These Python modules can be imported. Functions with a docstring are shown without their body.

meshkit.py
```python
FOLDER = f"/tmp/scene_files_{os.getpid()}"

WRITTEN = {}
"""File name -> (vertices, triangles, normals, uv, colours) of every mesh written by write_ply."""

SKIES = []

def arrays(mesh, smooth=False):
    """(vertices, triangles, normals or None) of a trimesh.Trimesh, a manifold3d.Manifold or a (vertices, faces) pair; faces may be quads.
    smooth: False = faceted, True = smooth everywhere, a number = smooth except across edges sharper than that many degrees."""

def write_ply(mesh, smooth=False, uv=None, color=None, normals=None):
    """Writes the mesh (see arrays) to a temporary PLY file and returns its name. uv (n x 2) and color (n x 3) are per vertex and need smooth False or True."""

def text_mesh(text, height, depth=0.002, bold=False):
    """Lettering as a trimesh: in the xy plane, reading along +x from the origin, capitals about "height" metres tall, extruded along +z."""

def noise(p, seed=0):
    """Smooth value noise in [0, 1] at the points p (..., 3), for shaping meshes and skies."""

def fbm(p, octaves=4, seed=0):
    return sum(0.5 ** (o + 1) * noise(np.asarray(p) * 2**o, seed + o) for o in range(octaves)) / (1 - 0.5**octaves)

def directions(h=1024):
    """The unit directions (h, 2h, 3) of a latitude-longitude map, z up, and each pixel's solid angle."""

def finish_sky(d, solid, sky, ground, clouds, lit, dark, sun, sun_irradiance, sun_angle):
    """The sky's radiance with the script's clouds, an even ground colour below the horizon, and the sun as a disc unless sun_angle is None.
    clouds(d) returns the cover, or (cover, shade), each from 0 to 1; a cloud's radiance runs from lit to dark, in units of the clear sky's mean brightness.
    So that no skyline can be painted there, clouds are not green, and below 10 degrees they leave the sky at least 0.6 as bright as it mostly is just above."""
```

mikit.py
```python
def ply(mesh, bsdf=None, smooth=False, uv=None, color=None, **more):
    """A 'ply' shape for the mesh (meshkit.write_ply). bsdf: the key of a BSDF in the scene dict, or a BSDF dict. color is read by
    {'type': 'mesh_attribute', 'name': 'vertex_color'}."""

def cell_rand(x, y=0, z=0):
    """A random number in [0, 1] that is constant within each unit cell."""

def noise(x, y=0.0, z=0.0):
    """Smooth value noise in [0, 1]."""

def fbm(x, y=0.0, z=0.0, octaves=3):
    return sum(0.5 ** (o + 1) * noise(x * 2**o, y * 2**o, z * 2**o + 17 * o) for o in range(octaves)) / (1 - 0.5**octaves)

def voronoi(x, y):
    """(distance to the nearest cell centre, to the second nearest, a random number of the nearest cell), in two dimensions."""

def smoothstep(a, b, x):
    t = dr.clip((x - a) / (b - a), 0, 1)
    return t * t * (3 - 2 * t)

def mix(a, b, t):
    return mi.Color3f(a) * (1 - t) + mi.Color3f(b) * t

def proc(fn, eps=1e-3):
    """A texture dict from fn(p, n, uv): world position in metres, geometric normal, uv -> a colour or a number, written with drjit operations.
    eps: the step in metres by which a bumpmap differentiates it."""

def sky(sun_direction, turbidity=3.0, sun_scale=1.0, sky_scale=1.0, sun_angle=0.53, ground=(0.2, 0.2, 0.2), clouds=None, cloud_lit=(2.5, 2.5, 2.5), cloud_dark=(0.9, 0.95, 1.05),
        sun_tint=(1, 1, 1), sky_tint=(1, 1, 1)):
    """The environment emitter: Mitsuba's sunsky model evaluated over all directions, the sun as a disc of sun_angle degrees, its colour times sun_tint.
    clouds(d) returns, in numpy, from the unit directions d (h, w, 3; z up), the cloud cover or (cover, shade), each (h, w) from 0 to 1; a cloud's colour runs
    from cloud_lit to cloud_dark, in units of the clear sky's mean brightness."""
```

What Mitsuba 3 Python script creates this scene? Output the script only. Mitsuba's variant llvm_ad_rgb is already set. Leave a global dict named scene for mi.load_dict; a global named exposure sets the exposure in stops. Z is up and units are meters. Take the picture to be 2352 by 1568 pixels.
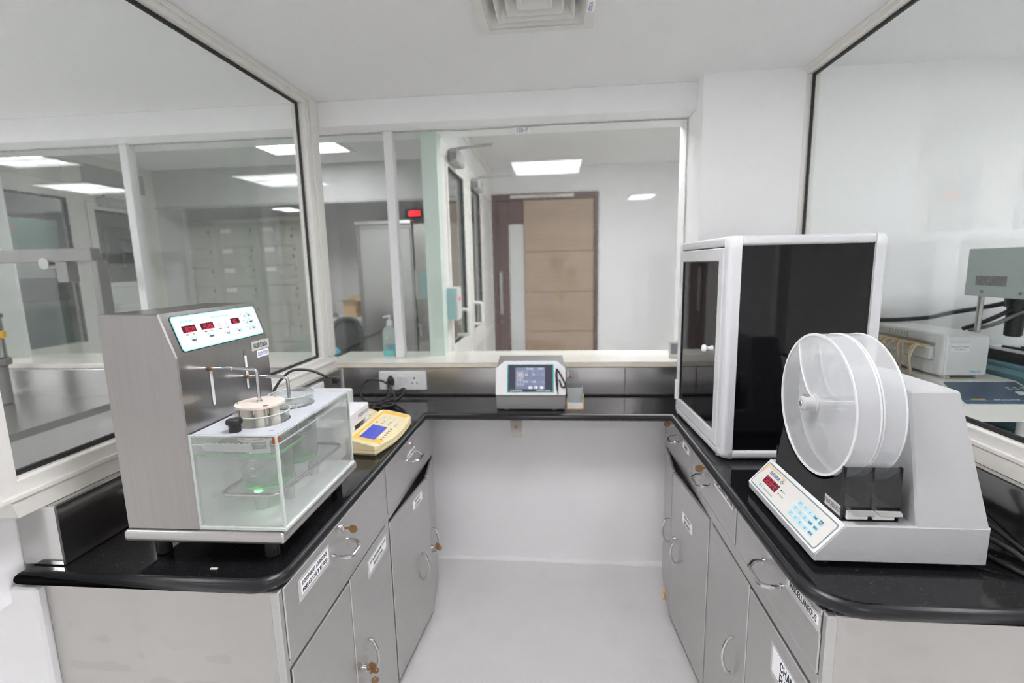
import math, random
import numpy as np, trimesh, shapely.geometry as sg
import mitsuba as mi, drjit as dr
import mikit, meshkit
from mikit import noise, fbm, smoothstep, mix, cell_rand

random.seed(7)
# Modelling units: 1 unit = 0.87 m, counter top at z = 0.88, floor at z = -0.104. Everything is scaled to metres when written.
S, ZF = 0.87, 0.104
def W3(p): return [p[0] * S, p[1] * S, (p[2] + ZF) * S]

# ---------------------------------------------------------------- camera, exposure, lights
exposure = 0.67
CAM = np.array([0, 0, 1.582])
def _rot(yaw, pitch, roll):
    y, p, r = np.radians([yaw, pitch, roll])
    f = np.array([np.sin(y) * np.cos(p), np.cos(y) * np.cos(p), np.sin(p)])
    rt = np.array([np.cos(y), -np.sin(y), 0]); up = np.cross(rt, f)
    return rt * np.cos(r) + up * np.sin(r), -rt * np.sin(r) + up * np.cos(r), f
_r, _u, _f = _rot(-5.2952, -8.8865, -1.2582)
scene, labels = {}, {}
scene['view_camera'] = {'type': 'thinlens', 'fov': 2 * math.degrees(math.atan(1176 / 1115.07)), 'fov_axis': 'x',
    'to_world': mi.ScalarTransform4f().look_at(W3(CAM), W3(CAM + _f), list(map(float, _u))), 'near_clip': 0.02, 'far_clip': 60.0,
    'aperture_radius': 0.0035, 'focus_distance': 1.12}
LIGHT = 15.0     # radiance of the opal lamp diffusers
LIGHT_TINT = (1.0, 0.985, 1.03)
# (x0, x1, y0, y1, ceiling z, strength)
LAMPS = [(-0.37, 0.22, 0.62, 1.26, 2.441, 0.95), (-2.92, -2.28, 0.5, 1.16, 2.441, 0.8), (-4.95, -4.35, 0.5, 1.12, 2.441, 0.7), (2.0, 2.6, 0.62, 1.26, 2.441, 1.02),
         (-2.37, -1.72, 3.75, 4.15, 2.57, 0.8), (-4.25, -3.68, 1.80, 2.24, 2.441, 0.6), (0.2, 0.85, 3.0, 3.6, 2.57, 1.2), (0.97, 1.27, -1.5, -1.0, 2.441, 2.0), (-3.95, -3.65, -1.6, -1.1, 2.441, 2.0), (-4.85, -4.35, 4.0, 4.4, 2.57, 0.3)]  # passage lamp and last lamp behind the glazed partition are unseen, added for brightness

# ---------------------------------------------------------------- helpers
def cat(*ms): return trimesh.util.concatenate([m for m in ms if m is not None])
def box(x0, x1, y0, y1, z0, z1, b=0.0):
    lo, hi = np.minimum([x0, y0, z0], [x1, y1, z1]), np.maximum([x0, y0, z0], [x1, y1, z1])
    if b <= 0:
        m = trimesh.creation.box(extents=hi - lo); m.apply_translation((lo + hi) / 2); return m
    b = min(b, 0.45 * float((hi - lo).min()))
    pts = []
    for k in range(3):
        a, c = lo + b, hi - b
        a[k], c[k] = lo[k], hi[k]
        pts += [[x, y, z] for x in (a[0], c[0]) for y in (a[1], c[1]) for z in (a[2], c[2])]
    return trimesh.convex.convex_hull(np.array(pts))
def hull(pts): return trimesh.convex.convex_hull(np.array(pts, float))
def rbox(x0, x1, y0, y1, z0, z1, r, n=3):
    pts = []
    for cx, sx in ((x0 + r, -1), (x1 - r, 1)):
        for cy, sy in ((y0 + r, -1), (y1 - r, 1)):
            for cz, sz in ((z0 + r, -1), (z1 - r, 1)):
                for i in range(n + 1):
                    for j in range(n + 1):
                        a, b = i / n * math.pi / 2, j / n * math.pi / 2
                        pts.append([cx + sx * r * math.cos(a) * math.cos(b), cy + sy * r * math.sin(a) * math.cos(b), cz + sz * r * math.sin(b)])
    return hull(pts)
def rrect(u0, u1, v0, v1, r=0.0):
    p = sg.box(min(u0, u1), min(v0, v1), max(u0, u1), max(v0, v1))
    r = min(r, 0.45 * min(abs(u1 - u0), abs(v1 - v0)))
    return p.buffer(-r).buffer(r, quad_segs=5) if r > 0 else p
def extrude(poly, w0, w1):
    gs = list(getattr(poly, 'geoms', [poly]))
    m = cat(*[trimesh.creation.extrude_polygon(g, abs(w1 - w0), engine='earcut') for g in gs])
    m.apply_translation([0, 0, min(w0, w1)]); return m
def spline(pts, n=8, closed=False):
    P = np.array(pts, float); N = len(P); out = []
    for i in range(N if closed else N - 1):
        g = lambda k: P[k % N] if closed else P[min(max(k, 0), N - 1)]
        p0, p1, p2, p3 = g(i - 1), g(i), g(i + 1), g(i + 2)
        for t in np.linspace(0, 1, n, endpoint=False):
            out.append(0.5 * (2 * p1 + (p2 - p0) * t + (2 * p0 - 5 * p1 + 4 * p2 - p3) * t * t + (3 * p1 - p0 - 3 * p2 + p3) * t ** 3))
    if not closed: out.append(P[-1])
    return np.array(out)
def bend(pts, r, n=5):
    P = np.array(pts, float); out = [P[0]]
    for a, b, c in zip(P, P[1:], P[2:]):
        d1, d2 = (a - b) / np.linalg.norm(a - b), (c - b) / np.linalg.norm(c - b)
        q = min(r, 0.45 * np.linalg.norm(a - b), 0.45 * np.linalg.norm(c - b))
        for t in np.linspace(0, 1, n):
            out.append((1 - t) ** 2 * (b + d1 * q) + 2 * t * (1 - t) * b + t * t * (b + d2 * q))
    out.append(P[-1]); return np.array(out)
def tube(pts, r, n=8, closed=False):
    P = np.array(pts, float); N = len(P)
    R = np.broadcast_to(r, (N,))
    T = (np.roll(P, -1, 0) - np.roll(P, 1, 0)) if closed else np.gradient(P, axis=0)
    T = T / (np.linalg.norm(T, axis=1, keepdims=True) + 1e-12)
    a = np.cross(T[0], [0, 0, 1.0]); a = a if np.linalg.norm(a) > 0.05 else np.cross(T[0], [1.0, 0, 0]); a /= np.linalg.norm(a)
    V = []
    for i in range(N):
        a = a - T[i] * (a @ T[i]); a /= np.linalg.norm(a); b = np.cross(T[i], a)
        th = np.arange(n) / n * 2 * np.pi
        V.append(P[i] + R[i] * (np.cos(th)[:, None] * a + np.sin(th)[:, None] * b))
    V = np.concatenate(V); F = []
    for i in range(N if closed else N - 1):
        for k in range(n):
            p, q = i * n + k, i * n + (k + 1) % n; s, t = ((i + 1) % N) * n + k, ((i + 1) % N) * n + (k + 1) % n
            F += [[p, q, t], [p, t, s]]
    if not closed:
        V = np.vstack([V, P[0], P[-1]]); c0, c1 = len(V) - 2, len(V) - 1
        for k in range(n):
            F += [[c0, (k + 1) % n, k], [c1, (N - 1) * n + k, (N - 1) * n + (k + 1) % n]]
    m = trimesh.Trimesh(V, F, process=False); return m
def lathe(prof, n=32, c=(0, 0, 0), axis='z'):
    """prof: (radius, height) pairs bottom to top; axis x means heights run along +x."""
    P = np.array(prof, float); th = np.arange(n) / n * 2 * np.pi; V, F = [], []
    for r, h in P: V.append(np.stack([r * np.cos(th), r * np.sin(th), np.full(n, h)], 1))
    V = np.concatenate(V)
    for i in range(len(P) - 1):
        for k in range(n):
            p, q, s, t = i * n + k, i * n + (k + 1) % n, (i + 1) * n + k, (i + 1) * n + (k + 1) % n
            if P[i, 0] > 1e-9 or True: F += [[p, q, t], [p, t, s]]
    if axis == 'x': V = V[:, [2, 0, 1]]
    if axis == 'y': V = V[:, [1, 2, 0]]
    return trimesh.Trimesh(V + np.array(c), F, process=False)
def cyl(r, h0, h1, c=(0, 0, 0), axis='z', n=24, b=0.0):
    b = min(b, 0.4 * r, 0.4 * abs(h1 - h0))
    pr = [(0, h0), (r - b, h0), (r, h0 + b), (r, h1 - b), (r - b, h1), (0, h1)] if b > 0 else [(0, h0), (r, h0), (r, h1), (0, h1)]
    return lathe(pr, n, c, axis)
def loft(poly, prof):
    """poly: ccw outline; prof: (inset, z) from the bottom up; capped."""
    P = np.array(poly, float); n = len(P)
    e = np.roll(P, -1, 0) - P; e /= np.linalg.norm(e, axis=1, keepdims=True)
    nr = np.stack([-e[:, 1], e[:, 0]], 1); pn = np.roll(nr, 1, 0)
    mit = (nr + pn) / (1 + np.sum(nr * pn, 1, keepdims=True))
    V = np.concatenate([np.c_[P + mit * d, np.full(n, z)] for d, z in prof]); F = []
    for i in range(len(prof) - 1):
        for k in range(n):
            p, q, s, t = i * n + k, i * n + (k + 1) % n, (i + 1) * n + k, (i + 1) * n + (k + 1) % n
            F += [[p, q, t], [p, t, s]]
    v2, f2 = trimesh.creation.triangulate_polygon(sg.Polygon(P + mit * prof[-1][0]), engine='earcut')
    top = trimesh.Trimesh(np.c_[v2, np.full(len(v2), prof[-1][1])], f2, process=False)
    v3, f3 = trimesh.creation.triangulate_polygon(sg.Polygon(P + mit * prof[0][0]), engine='earcut')
    bot = trimesh.Trimesh(np.c_[v3, np.full(len(v3), prof[0][1])], f3[:, ::-1], process=False)
    return cat(trimesh.Trimesh(V, F, process=False), top, bot)
class Fr:
    """A local frame: origin o, axes u and v, w = u x v."""
    def __init__(self, o, u=(1, 0, 0), v=(0, 1, 0)):
        self.o = np.array(o, float); self.u = np.array(u, float); self.u /= np.linalg.norm(self.u)
        v = np.array(v, float); v = v - self.u * (v @ self.u); self.v = v / np.linalg.norm(v); self.w = np.cross(self.u, self.v)
        self.M = np.eye(4); self.M[:3, 0], self.M[:3, 1], self.M[:3, 2], self.M[:3, 3] = self.u, self.v, self.w, self.o
    def m(self, mesh): mesh = mesh.copy(); mesh.apply_transform(self.M); return mesh
    def p(self, *q): return self.o + q[0] * self.u + q[1] * self.v + (q[2] if len(q) > 2 else 0) * self.w
    def d(self, *q): return q[0] * self.u + q[1] * self.v + q[2] * self.w
    def sub(self, o, u, v): return Fr(self.p(*o), self.d(*u), self.d(*v))
    def plate(self, u0, u1, v0, v1, w0, w1, r=0.0): return self.m(extrude(rrect(u0, u1, v0, v1, r), w0, w1))
    def cbox(self, u0, u1, v0, v1, w0, w1, b=0.002): return self.m(box(u0, u1, v0, v1, w0, w1, b))
    def text(self, s, u, v, h, w=0.0, width=None, bold=False, d=0.0006, mid=False):
        t = meshkit.text_mesh(s, h, d, bold)
        if width: t.apply_scale([width / max(t.bounds[1][0] - t.bounds[0][0], 1e-6), 1, 1])
        dx = -(t.bounds[0][0] + t.bounds[1][0]) / 2 if mid else -t.bounds[0][0]
        t.apply_translation([u + dx, v, w]); return self.m(t)
SEG = {'0': 'abcdef', '1': 'bc', '2': 'abged', '5': 'afgcd', '6': 'afgedc', 'S': 'afgcd', 't': 'fged', 'a': 'abgedc', 'r': 'eg', '8': 'abcdefg', '3': 'abgcd'}
def seven(fr, s, u, v, w_, h, gap, w0, slant=0.12):
    t, ms, k = h * 0.1, [], 0
    q = {'a': (0, h, w_, h), 'g': (0, h / 2, w_, h / 2), 'd': (0, 0, w_, 0), 'f': (0, h / 2, 0, h), 'b': (w_, h / 2, w_, h), 'e': (0, 0, 0, h / 2), 'c': (w_, 0, w_, h / 2)}
    for c in s:
        if c == '.':
            ms.append(sg.Point(u + k * (w_ + gap) - gap * 0.45, v).buffer(t * 0.9, quad_segs=3)); continue
        for g in SEG[c]:
            a, b, c2, d2 = q[g]
            off = u + k * (w_ + gap)
            ms.append(sg.LineString([(off + a + slant * b, v + b), (off + c2 + slant * d2, v + d2)]).buffer(t * 0.55, cap_style='square', quad_segs=2))
        k += 1
    from shapely.ops import unary_union
    return fr.m(extrude(unary_union(ms), w0, w0 + 0.0006))

def numbered(name):
    if not any(k == name or k.startswith(name + '__') for k in list(scene) + list(labels)): return name
    i = 1
    while any(k == f'{name}_{i:03d}' or k.startswith(f'{name}_{i:03d}__') for k in list(scene) + list(labels)): i += 1
    return f'{name}_{i:03d}'
def obj(name, mesh, mat, parent=None, smooth=False, label=None, uv=None, **more):
    key = numbered((parent + '__' if parent else '') + name)
    if not isinstance(mesh, trimesh.Trimesh): mesh = trimesh.Trimesh(*mesh, process=False)
    v = np.array(mesh.vertices, float); v[:, 2] += ZF; v *= S
    scene[key] = mikit.ply((v, np.array(mesh.faces)), mat, smooth=smooth, uv=uv, **more)
    if label: labels[key] = {'label': label}
    return key
def thing(name, label, cat_, group=None):
    key = numbered(name); labels[key] = {'label': label, 'category': cat_}
    if group: labels[key]['group'] = group
    return key
def tag(key, label, cat_, group=None):
    labels[key] = {'label': label, 'category': cat_}
    if group: labels[key]['group'] = group
    return key
def struct(name, mesh=None, mat=None, label=None, smooth=False):
    key = obj(name, mesh, mat, smooth=smooth) if mesh is not None else numbered(name)
    labels[key] = {'kind': 'structure'}
    if label: labels[key]['label'] = label
    return key

# ---------------------------------------------------------------- materials
def rgb(*c): return {'type': 'rgb', 'value': list(c)}
def pr(base, rough=0.5, metal=0.0, spec=0.5, coat=0.0, coat_gloss=0.9, bump=None, bscale=1.0):
    b = {'type': 'principled', 'base_color': base if isinstance(base, dict) else rgb(*base), 'roughness': rough, 'metallic': metal, 'specular': spec}
    if coat: b['clearcoat'], b['clearcoat_gloss'] = coat, coat_gloss
    if bump: b = {'type': 'bumpmap', 'arbitrary': bump, 'scale': bscale, 'nested': b}
    return {'type': 'twosided', 'nested': b} if not bump else {'type': 'twosided', 'nested': b}
def mat(name, b): scene['mat_' + name] = b; return 'mat_' + name
def sides(p, k): return fbm(p.x * k, p.y * k, p.z * k, 3)
def f_plaster(p, n, uv): return mix((0.85, 0.85, 0.845), (0.88, 0.88, 0.88), fbm(p.x * 2.1, p.y * 2.1, p.z * 2.1, 3))
def f_floor(p, n, uv):
    a = fbm(p.x * 2.5, p.y * 2.5, 0.3, 3); b = smoothstep(0.72, 0.8, noise(p.x * 14, p.y * 14, 3.0))
    return mix((0.745, 0.74, 0.725), (0.77, 0.765, 0.755), a) * (1 - 0.015 * b)
def f_granite(p, n, uv):
    a = noise(p.x * 520, p.y * 520, p.z * 520); b = noise(p.x * 900 + 31, p.y * 900, p.z * 900)
    return mix((0.008, 0.008, 0.009), (0.16, 0.16, 0.165), smoothstep(0.88, 0.96, a) * 0.8 + smoothstep(0.9, 0.97, b) * 0.6)
def brushed(lo, hi, sx, sy, sz):
    def f(p, n, uv):
        g = fbm(p.x * sx, p.y * sy, p.z * sz, 3); s = fbm(p.x * 4 + 3, p.y * 4, p.z * 4, 3)
        return mix(lo, hi, 0.6 * g + 0.4 * s)
    return mikit.proc(f)
def f_stained(p, n, uv):
    g = fbm(p.x * 8, p.y * 300, p.z * 9, 3); s = fbm(p.x * 5 + 3, p.y * 5, p.z * 5, 3)
    d = smoothstep(0.66, 0.78, noise(p.x * 26 + 5, p.y * 26, p.z * 30)) * smoothstep(0.5, 0.7, noise(p.x * 3 + 2.2, p.y * 3, p.z * 3 + 1.3))
    return mix((0.48, 0.465, 0.445), (0.56, 0.545, 0.525), 0.3 * g + 0.7 * s) * (1 - 0.07 * d)
def f_wood(p, n, uv):
    g = fbm(p.x * 3, p.y * 3, p.z * 60, 4); h = noise(p.x * 1.2, 2.0, p.z * 9)
    return mix((0.36, 0.26, 0.185), (0.46, 0.35, 0.26), 0.7 * g + 0.3 * h)
M_PLASTER = mat('plaster', pr(mikit.proc(f_plaster), 0.65, spec=0.25))
M_LGREYWALL = mat('grey_wall', pr((0.56, 0.56, 0.55), 0.6, spec=0.2))
M_CEIL = mat('ceiling', pr((0.74, 0.738, 0.735), 0.8, spec=0.15))
M_FLOOR = mat('floor', pr(mikit.proc(f_floor), 0.26, spec=0.45))
M_ALU = mat('cream_frame', pr((0.78, 0.765, 0.72), 0.38, spec=0.4))
M_SILL = mat('cream_stone', pr((0.64, 0.62, 0.57), 0.22, spec=0.5))
M_SILLEDGE = mat('stained_stone_edge', pr((0.78, 0.70, 0.57), 0.4))
M_GASKET = mat('gasket', pr((0.012, 0.012, 0.012), 0.5))
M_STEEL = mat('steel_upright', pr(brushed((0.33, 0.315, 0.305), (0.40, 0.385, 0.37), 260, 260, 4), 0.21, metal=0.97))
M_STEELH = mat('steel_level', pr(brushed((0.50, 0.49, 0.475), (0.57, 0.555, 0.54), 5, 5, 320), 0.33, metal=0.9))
M_SPLASH = mat('steel_splashback', pr(brushed((0.60, 0.59, 0.58), (0.68, 0.67, 0.66), 3, 3, 180), 0.24, metal=0.95))
M_CAB = mat('steel_cabinet', pr(brushed((0.52, 0.51, 0.505), (0.60, 0.59, 0.58), 3, 3, 150), 0.33, metal=0.85))
M_STAIN = mat('steel_stained', pr(mikit.proc(f_stained), 0.38, metal=0.7))
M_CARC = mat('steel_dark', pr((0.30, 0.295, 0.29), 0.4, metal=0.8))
M_CHROME = mat('chrome', pr((0.62, 0.62, 0.61), 0.16, metal=1.0))
M_LEDGE = mat('steel_ledge', pr((0.55, 0.54, 0.53), 0.12, metal=0.97))
M_GRANITE = mat('granite', pr(mikit.proc(f_granite), 0.07, spec=0.5))
M_GRANEDGE = mat('granite_edge', pr((0.014, 0.014, 0.016), 0.32, spec=0.4))
M_INSTR = mat('instrument_grey', pr((0.235, 0.23, 0.225), 0.4))
M_BRACKET = mat('stained_metal', pr((0.36, 0.33, 0.30), 0.5))
M_BRASS = mat('rusty_brass', pr((0.30, 0.17, 0.08), 0.45, metal=0.6))
M_WHITE = mat('white_plastic', pr((0.76, 0.76, 0.765), 0.35, spec=0.4))
M_PAPER = mat('paper', pr((0.86, 0.86, 0.87), 0.8, spec=0.1))
M_TAPE = mat('tape', pr((0.50, 0.49, 0.47), 0.3))
M_INK = mat('ink', pr((0.03, 0.03, 0.045), 0.7, spec=0.1))
M_BLUEINK = mat('blue_ink', pr((0.10, 0.09, 0.32), 0.7, spec=0.1))
M_GREYINK = mat('grey_ink', pr((0.30, 0.31, 0.33), 0.7, spec=0.1))
M_BLACK = mat('black_plastic', pr((0.012, 0.012, 0.013), 0.35))
M_RUBBER = mat('black_rubber', pr((0.018, 0.018, 0.02), 0.42))
M_BGLASS = mat('black_glass', pr((0.004, 0.004, 0.005), 0.03, spec=0.5))
M_GREYPAINT = mat('grey_paint', pr((0.485, 0.49, 0.495), 0.5, spec=0.35, bump=mikit.proc(lambda p, n, uv: noise(p.x * 420, p.y * 420, p.z * 420), 5e-4), bscale=0.00035))
M_LIGHTPAINT = mat('light_grey_paint', pr((0.70, 0.70, 0.69), 0.42, spec=0.4))
M_HOPPER = mat('gloss_black_acrylic', pr((0.005, 0.005, 0.006), 0.16, spec=0.3))
M_HUB = mat('hub_grey', pr((0.47, 0.475, 0.47), 0.4))
M_MILK = mat('milky_panel', pr((0.68, 0.67, 0.63), 0.4))
M_LID = mat('lid_white', pr((0.50, 0.52, 0.56), 0.4))
M_TEALLINE = mat('teal_border', pr((0.18, 0.27, 0.26), 0.5))
M_KEY = mat('blue_key', pr((0.40, 0.66, 0.74), 0.5))
M_TEAL = mat('bright_teal', pr((0.02, 0.42, 0.38), 0.4))
M_LTEAL = mat('pale_teal', pr((0.30, 0.74, 0.70), 0.5))
M_LCDRED = mat('red_window', pr((0.07, 0.004, 0.012), 0.12))
M_RED = mat('red_segment', pr((0.95, 0.02, 0.06), 0.6))
M_SCREEN = mat('dark_screen', pr((0.055, 0.06, 0.085), 0.12))
M_SCREENLIT = mat('slate_screen', pr((0.20, 0.235, 0.36), 0.3))
M_SCREENTXT = mat('screen_white', pr((0.92, 0.95, 0.97), 0.5))
M_SCREENDIM = mat('screen_lilac', pr((0.42, 0.44, 0.60), 0.5))
M_ALUWHITE = mat('silver_profile', pr((0.66, 0.665, 0.68), 0.32, metal=0.15, spec=0.5))
M_YELLOW = mat('ivory_plastic', pr((0.80, 0.70, 0.42), 0.4))
M_ORANGE = mat('orange_band', pr((0.85, 0.50, 0.08), 0.45))
M_BLUELCD = mat('blue_lcd', pr((0.07, 0.09, 0.55), 0.15))
M_PAPERBOARD = mat('cardboard', pr((0.72, 0.52, 0.32), 0.8))
M_BASKET = mat('ivory_acrylic', pr((0.78, 0.72, 0.62), 0.25))
M_PINK = mat('peach_disc', pr((0.68, 0.60, 0.53), 0.3))
M_RUST = mat('rust', pr((0.28, 0.08, 0.02), 0.7))
M_WOOD = mat('veneer', pr(mikit.proc(f_wood), 0.5, spec=0.3))
M_MAROON = mat('maroon_timber', pr((0.105, 0.055, 0.045), 0.45))
M_MINT = mat('mint_edge', pr((0.66, 0.74, 0.68), 0.4))
M_LOCKER = mat('locker_paint', pr((0.52, 0.515, 0.465), 0.45))
M_LOCKGAP = mat('locker_gap', pr((0.16, 0.155, 0.14), 0.6))
M_BOARDTEAL = mat('sea_green_board', pr((0.25, 0.37, 0.345), 0.5))
M_BOARDGREY = mat('slate_board', pr((0.20, 0.215, 0.23), 0.5))
M_FROST = mat('frosted_pane', pr((0.70, 0.71, 0.70), 0.3))
M_GANTRY = mat('dull_steel', pr((0.30, 0.295, 0.285), 0.4, metal=0.7))
M_TEALBOX = mat('teal_box', pr((0.36, 0.53, 0.55), 0.4))
M_FABRIC = mat('grey_fabric', pr((0.07, 0.075, 0.075), 0.9, spec=0.1))
M_GREENPL = mat('dark_green_plastic', pr((0.03, 0.05, 0.048), 0.5))
M_NAVY = mat('navy_panel', pr((0.075, 0.11, 0.165), 0.3))
M_TEALBASE = mat('teal_cover', pr((0.11, 0.24, 0.27), 0.35))
M_GREYHEAD = mat('grey_green_head', pr((0.44, 0.49, 0.475), 0.5))
M_TUBE = mat('tan_tubing', pr((0.66, 0.54, 0.40), 0.4))
M_YCLIP = mat('yellow_clip', pr((0.75, 0.48, 0.08), 0.5))
M_LGREY = mat('soft_grey', pr((0.42, 0.42, 0.41), 0.4))
M_DGREY = mat('dark_grey_metal', pr((0.22, 0.215, 0.21), 0.4, metal=0.3))
M_CYANTXT = mat('cyan_print', pr((0.06, 0.45, 0.66), 0.6))
M_SKIN = mat('skin', pr((0.45, 0.27, 0.19), 0.55))
M_COAT = mat('white_coat', pr((0.74, 0.74, 0.76), 0.9, spec=0.1))
M_HAIRCAP = mat('blue_cap', pr((0.52, 0.55, 0.60), 0.9, spec=0.1))
M_TROUSER = mat('dark_trousers', pr((0.10, 0.10, 0.12), 0.9, spec=0.1))
M_LIQUID = mat('teal_liquid', pr((0.18, 0.66, 0.66), 0.2))
def thin(t, r=1.0): return {'type': 'thindielectric', 'int_ior': 1.5, 'specular_transmittance': rgb(*t), 'specular_reflectance': rgb(r, r, r)}
def hazy(t, d, w):
    return {'type': 'blendbsdf', 'weight': w, 'a': thin(t), 'b': {'type': 'principledthin', 'base_color': rgb(*d), 'roughness': 0.4, 'diff_trans': 0.8, 'spec_trans': 0.0, 'eta': 1.3}}
M_GLASS = mat('clear_pane', thin((0.90, 0.935, 0.915)))
M_GLASSC = mat('clear_beaker', thin((0.93, 0.945, 0.935)))
M_BEAKER = mat('fogged_beaker', hazy((0.90, 0.92, 0.91), (0.58, 0.62, 0.60), 0.20))
M_GREENGLOW = mat('green_glow', hazy((0.70, 0.95, 0.74), (0.45, 0.85, 0.50), 0.45))  # green lamp glow in the water bath, put into the colour
M_SMOKE = mat('smoked_acrylic', thin((0.16, 0.175, 0.175)))
M_TANK = mat('tank_acrylic', thin((0.985, 0.99, 0.987)))
M_WATER = mat('cloudy_water', thin((0.985, 0.99, 0.988), 0.6))
M_LINER = mat('pale_liner', pr((0.87, 0.88, 0.875), 0.4))
M_TRAY = mat('tray_metal', pr((0.72, 0.71, 0.71), 0.3, metal=0.5))
M_TANKEDGE = mat('acrylic_edge', pr((0.60, 0.655, 0.615), 0.25))
M_DRUM = mat('frosted_drum', hazy((0.95, 0.955, 0.96), (0.96, 0.965, 0.975), 0.37))
M_DRUMRIM = mat('drum_rim', pr((0.70, 0.71, 0.715), 0.25))
M_BOTTLE = mat('bottle_plastic', hazy((0.92, 0.96, 0.96), (0.82, 0.87, 0.88), 0.5))
M_FILM = mat('clear_strip', hazy((0.9, 0.9, 0.9), (0.75, 0.78, 0.77), 0.55))

# ---------------------------------------------------------------- the rooms
CZ, CZ2, YB, GY = 2.441, 2.57, 2.578, 2.73
struct('floor', box(-6.2, 3.8, -3.0, 6.4, -0.2, -0.104), M_FLOOR)
struct('ceiling', cat(box(-6.2, -0.249, -3.0, GY, CZ, CZ + 0.25), box(0.121, 3.8, -3.0, GY, CZ, CZ + 0.25), box(-0.249, 0.121, -3.0, 1.55, CZ, CZ + 0.25), box(-0.249, 0.121, 1.92, GY, CZ, CZ + 0.25)), M_CEIL)
struct('ceiling_corridor', box(-6.2, 3.8, GY, 6.4, CZ2, CZ2 + 0.12), M_CEIL)
struct('wall_back', cat(box(-5.9, 0.69, YB, GY + 0.03, 2.317, CZ, 0.002), box(-5.9, 0.69, YB, GY + 0.17, -0.104, 1.037),
       box(0.69, 1.145, 2.48, GY + 0.17, -0.104, CZ), box(1.145, 3.6, 2.49, GY + 0.17, -0.104, CZ), box(-5.9, -3.5, YB, GY + 0.17, 1.037, 2.317)), M_PLASTER)
struct('wall_soffit', box(-5.9, 3.6, GY + 0.03, GY + 0.17, 2.317, CZ2), M_PLASTER)
struct('wall_left', cat(box(-1.50, -1.245, 0.948, YB, -0.104, 0.843, 0.006), box(-1.50, -1.312, 0.915, YB, 0.80, 1.037, 0.006)), M_PLASTER)
struct('wall_right', cat(box(1.145, 1.40, 0.955, 2.49, -0.104, 0.843, 0.004), box(1.205, 1.40, 0.915, 2.49, 0.80, 1.037, 0.004)), M_PLASTER)
struct('wall_front', box(-6.2, 3.8, -3.0, -2.8, -0.104, CZ), M_PLASTER)
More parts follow.
